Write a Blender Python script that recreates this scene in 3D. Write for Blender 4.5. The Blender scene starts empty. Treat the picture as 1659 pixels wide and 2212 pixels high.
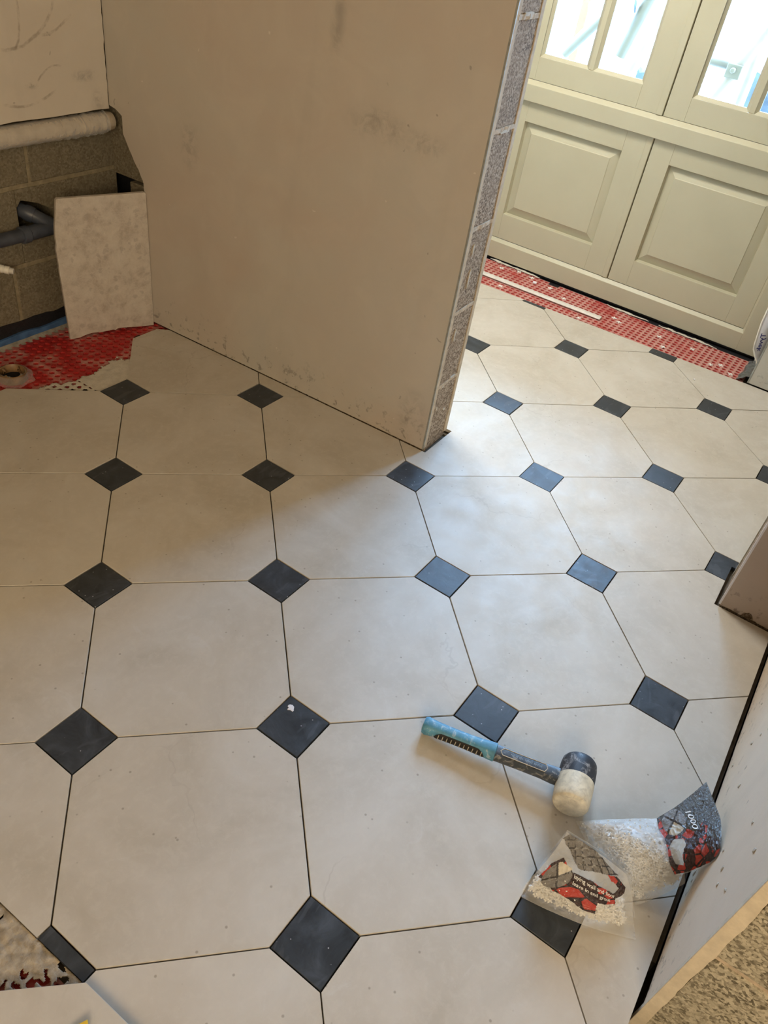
import bpy, bmesh, math, random
from mathutils import Vector, Matrix, noise

scene = bpy.context.scene
COL = scene.collection
random.seed(7)

# ------------------------------------------------------------------ camera
CAM_POS = (-0.189, -0.507, 1.310)
AX_R = Vector((0.553, -0.821, 0.143)).normalized()
AX_F = Vector((0.688, 0.354, -0.634)).normalized()
AX_U = AX_R.cross(AX_F).normalized()
AX_R = AX_F.cross(AX_U).normalized()
cam_data = bpy.data.cameras.new('camera')
cam = bpy.data.objects.new('camera', cam_data)
COL.objects.link(cam)
m3 = Matrix((AX_R, AX_U, -AX_F)).transposed()
cam.matrix_world = Matrix.Translation(CAM_POS) @ m3.to_4x4()
cam_data.sensor_fit = 'VERTICAL'
cam_data.sensor_height = 36.0
cam_data.lens = 36.0 * 1681.64 / 2212.0
cam_data.clip_start = 0.02
scene.camera = cam

# ------------------------------------------------------------------ world and lights
world = bpy.data.worlds.new('overcast_sky')
scene.world = world
world.use_nodes = True
bg = world.node_tree.nodes['Background']
bg.inputs['Color'].default_value = (0.34, 0.59, 1.0, 1)
bg.inputs['Strength'].default_value = 71.0


def area(name, loc, rot, sx, sy, power, color, portal=False):
    l = bpy.data.lights.new(name, 'AREA')
    l.shape = 'RECTANGLE'; l.size = sx; l.size_y = sy
    l.energy = power; l.color = color
    if portal:
        l.cycles.is_portal = True
    o = bpy.data.objects.new(name, l)
    o.location = loc; o.rotation_euler = rot
    COL.objects.link(o)
    return o


# portals sit in the glazed upper half of the doors and guide the daylight in
area('sky_portal_left', (3.21, 0.67, 1.38), (0, math.radians(90), 0), 1.14, 0.44, 1, (1, 1, 1), True)
area('sky_portal_right', (3.21, 0.04, 1.38), (0, math.radians(90), 0), 1.14, 0.44, 1, (1, 1, 1), True)
# warm work lamp at the back of the near room, fill light added under the hall ceiling, no fixture known
area('room_work_lamp', (-1.75, -1.55, 1.65), (math.radians(90), 0, math.radians(-48)), 1.3, 1.3, 60, (1.0, 0.79, 0.52))
area('hall_fill_light', (2.05, 0.75, 2.36), (0, 0, 0), 0.6, 0.6, 50, (1.0, 0.96, 0.89))

scene.view_settings.view_transform = 'Standard'
scene.view_settings.look = 'None'
scene.view_settings.exposure = 0.0
scene.view_settings.gamma = 1.0
scene.view_settings.use_curve_mapping = False
scene.cycles.use_denoising = True
scene.cycles.max_bounces = 6
scene.cycles.diffuse_bounces = 4
scene.cycles.use_light_tree = False
scene.cycles.adaptive_threshold = 0.05
scene.cycles.adaptive_min_samples = 16
scene.cycles.transparent_max_bounces = 12
scene.cycles.caustics_reflective = False
scene.cycles.caustics_refractive = False
scene.cycles.sample_clamp_indirect = 8.0


# ------------------------------------------------------------------ material helper
class Mat:
    def __init__(self, name, rough=0.6, spec=0.5):
        self.m = bpy.data.materials.new(name)
        self.m.use_nodes = True
        self.nt = self.m.node_tree
        self.b = self.nt.nodes['Principled BSDF']
        self.out = self.nt.nodes['Material Output']
        self.b.inputs['Roughness'].default_value = rough
        self.b.inputs['Specular IOR Level'].default_value = spec
        self._co = {}

    def n(self, t, **kw):
        nd = self.nt.nodes.new(t)
        for k, v in kw.items():
            setattr(nd, k, v)
        return nd

    def ln(self, a, b):
        self.nt.links.new(a, b)

    def put(self, sock, v):
        if hasattr(v, 'is_output') or isinstance(v, bpy.types.NodeSocket):
            self.ln(v, sock)
        elif isinstance(v, (tuple, list)) and len(v) == 3 and sock.type == 'RGBA':
            sock.default_value = (*v, 1)
        else:
            sock.default_value = v

    def co(self, kind='pos'):
        if kind in self._co:
            return self._co[kind]
        if kind == 'pos':
            o = self.n('ShaderNodeNewGeometry').outputs['Position']
        elif kind == 'obj':
            o = self.n('ShaderNodeTexCoord').outputs['Object']
        elif kind == 'uv':
            o = self.n('ShaderNodeTexCoord').outputs['UV']
        elif kind == 'rnd':       # position shifted by a random amount for each object
            p = self.n('ShaderNodeNewGeometry').outputs['Position']
            r = self.n('ShaderNodeObjectInfo').outputs['Random']
            v = self.n('ShaderNodeVectorMath', operation='SCALE')
            v.inputs[0].default_value = (37.0, 23.0, 11.0)
            self.ln(r, v.inputs['Scale'])
            a = self.n('ShaderNodeVectorMath', operation='ADD')
            self.ln(p, a.inputs[0]); self.ln(v.outputs[0], a.inputs[1])
            o = a.outputs[0]
        self._co[kind] = o
        return o

    def scaled(self, co, s):
        v = self.n('ShaderNodeVectorMath', operation='MULTIPLY')
        self.ln(co, v.inputs[0]); v.inputs[1].default_value = s
        return v.outputs[0]

    def noise(self, scale, detail=4.0, rough=0.55, dist=0.0, co=None, out='Fac'):
        nd = self.n('ShaderNodeTexNoise')
        nd.inputs['Scale'].default_value = scale
        nd.inputs['Detail'].default_value = detail
        nd.inputs['Roughness'].default_value = rough
        nd.inputs['Distortion'].default_value = dist
        self.ln(co if co is not None else self.co(), nd.inputs['Vector'])
        return nd.outputs[out]

    def voro(self, scale, feature='F1', co=None, out='Distance', rnd=1.0):
        nd = self.n('ShaderNodeTexVoronoi', feature=feature)
        nd.inputs['Scale'].default_value = scale
        nd.inputs['Randomness'].default_value = rnd
        self.ln(co if co is not None else self.co(), nd.inputs['Vector'])
        return nd.outputs[out]

    def ramp(self, fac, stops, interp='LINEAR'):
        nd = self.n('ShaderNodeValToRGB')
        cr = nd.color_ramp
        cr.interpolation = interp
        while len(cr.elements) < len(stops):
            cr.elements.new(0.5)
        for e, (p, c) in zip(cr.elements, stops):
            e.position = p
            e.color = (*c, 1) if isinstance(c, (tuple, list)) else (c, c, c, 1)
        self.ln(fac, nd.inputs['Fac'])
        return nd.outputs['Color']

    def mix(self, fac, a, b, mode='MIX'):
        nd = self.n('ShaderNodeMix', data_type='RGBA', blend_type=mode)
        self.put(nd.inputs[0], fac)
        self.put(nd.inputs[6], a)
        self.put(nd.inputs[7], b)
        return nd.outputs[2]

    def math(self, op, a, b=0.0, c=0.0, clamp=False):
        nd = self.n('ShaderNodeMath', operation=op, use_clamp=clamp)
        self.put(nd.inputs[0], a); self.put(nd.inputs[1], b)
        if op in ('MULTIPLY_ADD', 'SMOOTH_MIN'):
            self.put(nd.inputs[2], c)
        return nd.outputs[0]

    def mr(self, v, a, b, c=0.0, d=1.0):
        nd = self.n('ShaderNodeMapRange', interpolation_type='SMOOTHSTEP')
        self.put(nd.inputs[0], v)
        for i, x in enumerate((a, b, c, d)):
            nd.inputs[i + 1].default_value = x
        return nd.outputs[0]

    def dist(self, p, co=None):
        nd = self.n('ShaderNodeVectorMath', operation='DISTANCE')
        self.ln(co if co is not None else self.co(), nd.inputs[0])
        nd.inputs[1].default_value = p
        return nd.outputs['Value']

    def xyz(self, co=None):
        nd = self.n('ShaderNodeSeparateXYZ')
        self.ln(co if co is not None else self.co(), nd.inputs[0])
        return nd.outputs

    def bump(self, h, strength=0.3, dist=0.002):
        nd = self.n('ShaderNodeBump')
        nd.inputs['Strength'].default_value = strength
        nd.inputs['Distance'].default_value = dist
        self.ln(h, nd.inputs['Height'])
        self.ln(nd.outputs[0], self.b.inputs['Normal'])

    def color(self, c):
        self.put(self.b.inputs['Base Color'], c)
        return self

    def rough(self, r):
        self.put(self.b.inputs['Roughness'], r)
        return self


def plain(name, c, rough=0.5, spec=0.5, metal=0.0, var=0.12, scale=30.0, bump=0.0):
    k = Mat(name, rough, spec)
    f = k.noise(scale, 4)
    lo = tuple(x * (1 - var) for x in c); hi = tuple(min(1, x * (1 + var)) for x in c)
    k.color(k.ramp(f, [(0.3, lo), (0.7, hi)]))
    k.b.inputs['Metallic'].default_value = metal
    if bump:
        k.bump(k.noise(scale * 4, 4), bump, 0.002)
    return k.m


# ------------------------------------------------------------------ materials
def make_tile():
    k = Mat('honed_limestone', 0.5, 0.36)
    co = k.co('rnd')
    a = k.noise(4.5, 5, 0.62, 0.8, co)
    c = k.ramp(a, [(0.28, (0.455, 0.412, 0.338)), (0.5, (0.515, 0.472, 0.40)), (0.72, (0.565, 0.53, 0.465))])
    f = k.noise(48, 5, 0.7, 0.4, co)
    c = k.mix(k.mr(f, 0.42, 0.72, 0, 0.40), c, (0.59, 0.55, 0.475))
    # pits and specks
    vn = k.n('ShaderNodeTexVoronoi'); vn.inputs['Scale'].default_value = 55; k.ln(co, vn.inputs['Vector'])
    pick = k.mr(k.xyz(vn.outputs['Color'])[0], 0.80, 0.84)
    sp = k.math('MULTIPLY', k.mr(vn.outputs['Distance'], 0.17, 0.07), pick)
    c = k.mix(k.math('MULTIPLY', sp, 0.7), c, (0.26, 0.225, 0.175))
    # hair veins and fine cracks
    wob = k.noise(7, 4, 0.6, 0, co, out='Color')
    cw = k.mix(0.14, co, wob)
    ve = k.voro(3.4, 'DISTANCE_TO_EDGE', co=cw)
    msk = k.mr(k.noise(2.6, 2, 0.5, 0, co), 0.56, 0.66)
    vein = k.math('MULTIPLY', k.mr(ve, 0.010, 0.002), msk)
    c = k.mix(k.math('MULTIPLY', vein, 0.24), c, (0.32, 0.275, 0.22))
    # cement haze and rubbed smudges
    hz = k.mr(k.noise(9, 5, 0.7, 1.8, co), 0.58, 0.76, 0, 0.38)
    c = k.mix(hz, c, (0.60, 0.58, 0.54))
    k.color(c)
    k.rough(k.mr(k.noise(14, 4, 0.6, 0, co), 0.3, 0.7, 0.44, 0.60))
    k.bump(k.noise(130, 3, 0.5, 0, co), 0.06, 0.0006)
    return k.m


def make_slate():
    k = Mat('dark_slate', 0.4, 0.35)
    co = k.co('rnd')
    a = k.noise(16, 6, 0.65, 1.2, co)
    c = k.ramp(a, [(0.3, (0.022, 0.026, 0.030)), (0.55, (0.041, 0.047, 0.054)), (0.75, (0.066, 0.075, 0.087))])
    st = k.noise(6, 2, 0.4, 2.5, k.scaled(co, (1.0, 3.0, 1.0)))
    c = k.mix(k.mr(st, 0.60, 0.66, 0, 0.35), c, (0.085, 0.093, 0.105))
    vd = k.voro(120, co=co)
    pick = k.mr(k.xyz(k.voro(120, co=co, out='Color'))[0], 0.90, 0.93)
    c = k.mix(k.math('MULTIPLY', k.mr(vd, 0.2, 0.1), pick), c, (0.35, 0.36, 0.37))
    k.color(c)
    k.rough(k.mr(a, 0.3, 0.7, 0.36, 0.52))
    k.bump(k.noise(45, 5, 0.6, 1.0, co), 0.22, 0.0012)
    return k.m


def make_plaster(name, c1, c2, c3, marks=None, base_z=0.15, spot=0.6):
    k = Mat(name, 0.62, 0.35)
    big = k.noise(1.6, 4, 0.55, 0.8)
    c = k.ramp(big, [(0.32, c1), (0.5, c2), (0.68, c3)])
    med = k.noise(7, 5, 0.6, 1.0)
    c = k.mix(k.mr(med, 0.4, 0.75, 0, 0.40), c, tuple(x * 1.14 for x in c2))
    trow = k.noise(9, 3, 0.5, 0.5, k.scaled(k.co(), (1.0, 1.0, 0.16)))
    c = k.mix(k.mr(trow, 0.55, 0.75, 0, 0.16), c, tuple(x * 0.78 for x in c2))
    # flecks
    cs = k.mix(0.05, k.co(), k.noise(30, 2, out='Color'))
    vn = k.n('ShaderNodeTexVoronoi'); vn.inputs['Scale'].default_value = 24; k.ln(cs, vn.inputs['Vector'])
    vc = k.xyz(vn.outputs['Color'])
    fl = k.math('MULTIPLY', k.mr(vn.outputs['Distance'], 0.13, 0.05), k.mr(vc[0], 0.84, 0.88))
    c = k.mix(k.math('MULTIPLY', fl, spot), c, tuple(x * 0.45 for x in c2))
    wt = k.math('MULTIPLY', k.mr(vn.outputs['Distance'], 0.12, 0.05), k.mr(vc[1], 0.88, 0.92))
    c = k.mix(k.math('MULTIPLY', wt, spot), c, (0.66, 0.61, 0.54))
    # splashes near the floor (site dirt, thins out with height)
    z = k.xyz()[2]
    up = k.mr(z, base_z, 0.0)
    sp = k.noise(42, 4, 0.6)
    c = k.mix(k.math('MULTIPLY', k.math('MULTIPLY', k.mr(sp, 0.57, 0.66), up), 0.75), c, tuple(x * 0.42 for x in c2))
    for (p, r, amt, sc) in marks or []:
        q = k.co()
        dv = k.n('ShaderNodeVectorMath', operation='SUBTRACT')
        k.ln(q, dv.inputs[0]); dv.inputs[1].default_value = p
        dm = k.n('ShaderNodeVectorMath', operation='MULTIPLY')
        k.ln(dv.outputs[0], dm.inputs[0]); dm.inputs[1].default_value = (0 if r[0] == 0 else 1 / r[0], 0 if r[1] == 0 else 1 / r[1], 1 / r[2])
        ln = k.n('ShaderNodeVectorMath', operation='LENGTH')
        k.ln(dm.outputs[0], ln.inputs[0])
        nz = k.noise(sc, 5, 0.65, 0.6)
        f = k.math('MULTIPLY', k.mr(ln.outputs['Value'], 1.0, 0.0), k.mr(nz, 0.36, 0.70))
        c = k.mix(k.math('MULTIPLY', f, amt), c, tuple(x * 0.5 for x in c2))
    k.color(c)
    k.bump(k.mix(0.5, k.noise(5, 4, 0.6, 1.0), k.noise(38, 5, 0.6)), 0.22, 0.004)
    return k


def arcs(k, prev, lst, col):
    # pencil-thin scuff arcs on a wall plane y = const: (cx, cz, radius, width, mask centre x, z, mask radius)
    x, y, z = k.xyz()
    for cx, cz, r, w, mx, mz, mr in lst:
        wob = k.math('MULTIPLY', k.math('SUBTRACT', k.noise(18, 3), 0.5), 0.016)
        dx = k.math('SUBTRACT', x, cx); dz = k.math('SUBTRACT', z, cz)
        d = k.math('SQRT', k.math('ADD', k.math('MULTIPLY', dx, dx), k.math('MULTIPLY', dz, dz)))
        d = k.math('ABSOLUTE', k.math('ADD', k.math('SUBTRACT', d, r), wob))
        line = k.mr(d, w, w * 0.3)
        ex = k.math('SUBTRACT', x, mx); ez = k.math('SUBTRACT', z, mz)
        e = k.math('SQRT', k.math('ADD', k.math('MULTIPLY', ex, ex), k.math('MULTIPLY', ez, ez)))
        f = k.math('MULTIPLY', line, k.mr(e, mr, mr * 0.75))
        f = k.math('MULTIPLY', f, k.mr(k.noise(40, 3), 0.35, 0.65, 0.02, 0.50))
        prev = k.mix(f, prev, col)
    return prev


def make_block(name, dark, mid, light, scale=210.0, bump=0.8, contrast=1.0):
    """aggregate speckle: every Voronoi cell is a grain with its own tone"""
    k = Mat(name, 0.9, 0.2)
    co = k.co('rnd')
    cw = k.mix(0.006, co, k.noise(scale * 0.8, 2, 0.6, 0, co, out='Color'))
    g = k.xyz(k.voro(scale, co=cw, out='Color'))[0]
    a = k.noise(scale * 0.35, 3, 0.7, 0, co)
    t = k.mix(0.5, g, a)
    c = k.ramp(t, [(0.5 - 0.22 / contrast, dark), (0.5, mid), (0.5 + 0.22 / contrast, light)])
    c = k.mix(k.mr(k.noise(7, 4, 0.6, 0, co), 0.35, 0.7, 0, 0.35), c, mid)
    k.color(c)
    k.bump(t, bump, 0.003)
    return k.m


def make_glass():
    m = bpy.data.materials.new('window_glass')
    m.use_nodes = True
    nt = m.node_tree
    nt.nodes.clear()
    o = nt.nodes.new('ShaderNodeOutputMaterial')
    t = nt.nodes.new('ShaderNodeBsdfTransparent')
    g = nt.nodes.new('ShaderNodeBsdfGlossy')
    g.inputs['Roughness'].default_value = 0.02
    f = nt.nodes.new('ShaderNodeFresnel')
    f.inputs['IOR'].default_value = 1.45
    mx = nt.nodes.new('ShaderNodeMixShader')
    t.inputs['Color'].default_value = (0.95, 0.98, 0.97, 1)
    nt.links.new(f.outputs[0], mx.inputs[0]); nt.links.new(t.outputs[0], mx.inputs[1]); nt.links.new(g.outputs[0], mx.inputs[2])
    nt.links.new(mx.outputs[0], o.inputs[0])
    return m


def make_film(name, haze=0.30, tint=(0.90, 0.90, 0.88)):
    k = Mat(name, 0.22, 0.9)
    k.color(tint)
    cr = k.noise(55, 4, 0.6, 1.5)
    k.bump(cr, 0.6, 0.004)
    t = k.n('ShaderNodeBsdfTransparent')
    t.inputs['Color'].default_value = (0.97, 0.97, 0.97, 1)
    lw = k.n('ShaderNodeLayerWeight'); lw.inputs['Blend'].default_value = 0.25
    fac = k.math('ADD', k.math('MULTIPLY', lw.outputs['Facing'], 0.45), haze, clamp=True)
    mx = k.n('ShaderNodeMixShader')
    k.ln(fac, mx.inputs[0]); k.ln(t.outputs[0], mx.inputs[1]); k.ln(k.b.outputs[0], mx.inputs[2])
    k.ln(mx.outputs[0], k.out.inputs[0])
    return k.m


def make_print(kind):
    k = Mat('printed_' + kind, 0.18, 0.8)
    u = k.co('uv')
    if kind == 'red':
        v = k.voro(7.5, 'DISTANCE_TO_EDGE', co=u)
        cc = k.xyz(k.voro(7.5, co=u, out='Color'))[0]
        c = k.ramp(v, [(0.05, (0.018, 0.010, 0.010)), (0.10, (0.50, 0.05, 0.032))])
        c = k.mix(k.mr(cc, 0.60, 0.66), c, (0.040, 0.018, 0.016))
        c = k.mix(k.mr(k.noise(22, 4, 0.6, 0, u), 0.60, 0.75, 0, 0.5), c, (0.62, 0.20, 0.14))
    elif kind == 'dark':
        c = k.ramp(k.noise(7, 4, 0.6, 0, u), [(0.3, (0.045, 0.042, 0.036)), (0.7, (0.105, 0.10, 0.086))])
    else:
        c = k.ramp(k.noise(9, 4, 0.6, 0, u), [(0.3, (0.17, 0.16, 0.15)), (0.7, (0.27, 0.26, 0.245))])
    k.color(c)
    k.bump(k.noise(26, 4, 0.6, 1.0, u), 0.55, 0.01)
    return k.m


def make_membrane(name='red_membrane', lo=0.42, hi=0.68, amt=0.7):
    k = Mat(name, 0.45, 0.4)
    d = k.noise(9, 5, 0.65, 0.6)
    c = k.ramp(k.noise(40, 3), [(0.3, (0.31, 0.015, 0.014)), (0.7, (0.42, 0.028, 0.024))])
    z = k.xyz()[2]
    dust = k.math('MULTIPLY', k.mr(d, lo, hi), k.mr(z, -0.0150, -0.0112))
    c = k.mix(k.math('MULTIPLY', dust, amt), c, (0.56, 0.34, 0.29))
    k.color(c)
    return k.m


MT = {}
MT['tile'] = make_tile()
MT['slate'] = make_slate()
P1, P2, P3 = (0.475, 0.405, 0.335), (0.47, 0.425, 0.36), (0.465, 0.44, 0.385)
_k = make_plaster('partition_plaster', P1, P2, P3,
                  marks=[((1.541, 0.59, 0.825), (0, 0.13, 0.055), 0.62, 34),
                         ((1.544, 0.46, 0.815), (0, 0.09, 0.040), 0.48, 46),
                         ((1.536, 0.735, 1.03), (0, 0.030, 0.17), 0.58, 18),
                         ((1.530, 0.88, 0.052), (0, 0.014, 0.018), 1.0, 8),
                         ((1.547, 0.36, 0.09), (0, 0.07, 0.12), 0.7, 30),
                         ((1.515, 1.20, 0.62), (0, 0.05, 0.10), 0.5, 45)])
MT['plaster'] = _k.m
_k2 = make_plaster('left_wall_plaster', (0.55, 0.485, 0.395), (0.58, 0.52, 0.43), (0.60, 0.545, 0.46), base_z=0.0,
                   marks=[((1.43, 1.514, 0.735), (0.06, 0, 0.022), 0.8, 55), ((1.47, 1.514, 0.665), (0.03, 0, 0.05), 0.7, 45),
                          ((1.255, 1.514, 0.722), (0.028, 0, 0.012), 0.9, 80)])
_c = _k2.b.inputs['Base Color'].links[0].from_socket
_k2.color(arcs(_k2, _c, [(1.19, 0.99, 0.18, 0.006, 1.28, 0.84, 0.11), (1.05, 0.90, 0.195, 0.005, 1.24, 0.87, 0.07),
                         (1.22, 0.87, 0.195, 0.005, 1.25, 0.68, 0.09), (1.30, 0.98, 0.14, 0.005, 1.36, 0.85, 0.06),
                         (1.34, 0.69, 0.075, 0.004, 1.31, 0.76, 0.05)], (0.20, 0.15, 0.10)))
MT['plaster_left'] = _k2.m
MT['plaster_right'] = make_plaster('right_wall_plaster', (0.66, 0.54, 0.40), (0.69, 0.575, 0.44), (0.71, 0.60, 0.475), base_z=0.16, spot=0.9).m
MT['plaster_pier'] = make_plaster('pier_plaster', (0.42, 0.33, 0.265), (0.44, 0.355, 0.29), (0.46, 0.38, 0.315), base_z=0.12, spot=0.9).m
MT['plaster_hall'] = make_plaster('hall_plaster', (0.48, 0.45, 0.38), (0.50, 0.47, 0.40), (0.53, 0.49, 0.42), base_z=0.08, spot=0.6).m
MT['plaster_edge'] = plain('raw_plaster_edge', (0.56, 0.455, 0.32), 0.8, 0.2, var=0.15, scale=60, bump=0.4)
MT['ceiling'] = plain('ceiling_paint', (0.66, 0.61, 0.53), 0.8, 0.2, var=0.05)
MT['block'] = make_block('grey_concrete_block', (0.135, 0.096, 0.062), (0.32, 0.24, 0.165), (0.52, 0.42, 0.31), 260, 0.7)
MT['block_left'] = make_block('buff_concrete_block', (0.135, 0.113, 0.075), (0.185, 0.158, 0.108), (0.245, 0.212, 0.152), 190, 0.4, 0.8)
MT['block_near'] = make_block('pitted_concrete_block', (0.14, 0.122, 0.085), (0.40, 0.36, 0.27), (0.58, 0.53, 0.41), 230, 1.0)
MT['mortar'] = plain('mortar', (0.54, 0.44, 0.325), 0.9, 0.2, var=0.25, scale=80, bump=0.6)
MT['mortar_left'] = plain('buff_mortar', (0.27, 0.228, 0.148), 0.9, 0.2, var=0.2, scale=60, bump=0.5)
MT['bead'] = plain('galvanised_bead', (0.35, 0.36, 0.33), 0.45, 0.5, 0.5, var=0.2, scale=60)
MT['screed'] = plain('old_adhesive_bed', (0.13, 0.11, 0.085), 0.9, 0.2, var=0.35, scale=25, bump=0.5)
MT['adhesive'] = plain('tile_adhesive', (0.46, 0.40, 0.30), 0.8, 0.2, var=0.22, scale=35, bump=0.8)
MT['adhesive_brown'] = plain('dried_brown_adhesive', (0.37, 0.315, 0.235), 0.6, 0.4, var=0.45, scale=55, bump=0.9)
MT['adhesive_pale'] = plain('pale_tile_adhesive', (0.56, 0.52, 0.44), 0.8, 0.2, var=0.1, scale=60, bump=0.5)
MT['membrane'] = make_membrane()
MT['membrane_dusty'] = make_membrane('dusty_red_membrane', 0.22, 0.58, 0.72)
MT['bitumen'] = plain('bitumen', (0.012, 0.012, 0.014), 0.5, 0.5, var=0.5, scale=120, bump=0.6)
MT['blue_foam'] = plain('blue_strip', (0.060, 0.13, 0.27), 0.6, 0.3, var=0.3, scale=30, bump=0.4)
MT['screed_edge'] = plain('grey_screed', (0.27, 0.25, 0.21), 0.9, 0.2, var=0.3, scale=50, bump=0.8)
MT['paint'] = plain('stone_green_paint', (0.45, 0.418, 0.292), 0.42, 0.45, var=0.03, scale=6)
MT['glass'] = make_glass()
MT['dark'] = plain('dark_void', (0.02, 0.02, 0.022), 0.8, 0.2, var=0.4)
MT['offcut'] = None
MT['pvc'] = plain('dark_grey_pipe_plastic', (0.055, 0.064, 0.085), 0.4, 0.5, var=0.25, scale=25)
MT['white_plastic'] = plain('white_plastic', (0.80, 0.77, 0.68), 0.35, 0.5, var=0.04)
MT['grey_plastic'] = plain('pale_grey_plastic', (0.60, 0.58, 0.53), 0.5, 0.4, var=0.1)
MT['brown_plastic'] = plain('brown_drain_plastic', (0.20, 0.115, 0.05), 0.4, 0.5, var=0.35, scale=40)
MT['strip'] = plain('plaster_dusted_strip', (0.62, 0.58, 0.52), 0.6, 0.3, var=0.12, scale=30, bump=0.3)
MT['film'] = make_film('clear_plastic_film', 0.25)
MT['film_thin'] = make_film('thin_plastic_film', 0.12)
MT['film_wrap'] = make_film('pipe_film', 0.20)
MT['film_wrap'].node_tree.nodes['Principled BSDF'].inputs['Roughness'].default_value = 0.10
MT['spacer'] = plain('white_spacer_plastic', (0.84, 0.83, 0.79), 0.4, 0.5, var=0.06)
MT['print_red'] = make_print('red')
MT['print_dark'] = make_print('dark')
MT['print_grey'] = make_print('grey')
MT['ink_white'] = plain('white_ink', (0.78, 0.77, 0.74), 0.4, 0.4, var=0.02)
MT['ink_cream'] = plain('cream_ink', (0.55, 0.51, 0.42), 0.4, 0.4, var=0.04)
MT['ink_dark'] = plain('dark_ink', (0.045, 0.042, 0.042), 0.3, 0.5, var=0.1)
MT['ink_blue'] = plain('blue_ink', (0.05, 0.05, 0.22), 0.5, 0.4, var=0.1)
MT['wrap'] = plain('white_house_wrap', (0.74, 0.73, 0.76), 0.5, 0.4, var=0.04)
MT['steel'] = plain('scaffold_steel', (0.075, 0.052, 0.026), 0.5, 0.4, var=0.2, scale=8)
MT['pale_steel'] = plain('pale_scaffold_steel', (0.13, 0.085, 0.050), 0.5, 0.4, var=0.2, scale=8)
MT['tarp'] = plain('blue_tarpaulin', (0.018, 0.020, 0.022), 0.6, 0.3, var=0.7, scale=9)
MT['timber'] = plain('orange_timber', (0.16, 0.045, 0.012), 0.7, 0.3, var=0.3, scale=12)
MT['ground'] = plain('pale_concrete_ground', (0.42, 0.41, 0.38), 0.9, 0.2, var=0.15, scale=3)


def dusty(name, c, dust, amt=0.5, sc=40, rough=0.5):
    k = Mat(name, rough, 0.4)
    f = k.mr(k.noise(sc, 5, 0.65, 1.2), 0.52, 0.68, 0, amt)
    b = k.ramp(k.noise(60, 3), [(0.3, tuple(x * 0.8 for x in c)), (0.7, tuple(x * 1.2 for x in c))])
    k.color(k.mix(f, b, dust))
    k.bump(k.noise(sc * 3, 4), 0.2, 0.001)
    return k.m


MT['rub_black'] = dusty('dusty_black_rubber', (0.028, 0.031, 0.038), (0.45, 0.44, 0.43), 0.75, 34)
MT['rub_white'] = dusty('white_rubber', (0.66, 0.60, 0.46), (0.30, 0.25, 0.18), 0.35, 45)
MT['rub_blue'] = dusty('dusty_blue_rubber', (0.085, 0.26, 0.38), (0.55, 0.60, 0.62), 0.55, 60)
MT['shaft'] = dusty('dusty_black_shaft', (0.045, 0.055, 0.068), (0.42, 0.40, 0.36), 0.55, 55, 0.4)
MT['rib'] = plain('pale_rib', (0.50, 0.45, 0.36), 0.6, 0.3, var=0.15)


def make_offcut():
    k = Mat('mottled_stone_back', 0.6, 0.3)
    a = k.noise(26, 6, 0.72, 0.1)
    c = k.ramp(a, [(0.34, (0.40, 0.345, 0.285)), (0.50, (0.515, 0.46, 0.39)), (0.66, (0.575, 0.52, 0.445))])
    v = k.n('ShaderNodeTexVoronoi'); v.inputs['Scale'].default_value = 42; k.ln(k.mix(0.03, k.co(), k.noise(60, 3, out='Color')), v.inputs['Vector'])
    bl = k.math('MULTIPLY', k.mr(v.outputs['Distance'], 0.42, 0.25), k.mr(k.xyz(v.outputs['Color'])[0], 0.62, 0.72))
    c = k.mix(k.math('MULTIPLY', bl, 0.5), c, (0.35, 0.305, 0.26))
    c = k.mix(k.mr(k.noise(85, 4, 0.6), 0.62, 0.72, 0, 0.4), c, (0.64, 0.59, 0.52))
    k.color(c)
    k.bump(a, 0.3, 0.002)
    return k.m


MT['offcut'] = make_offcut()


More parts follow.
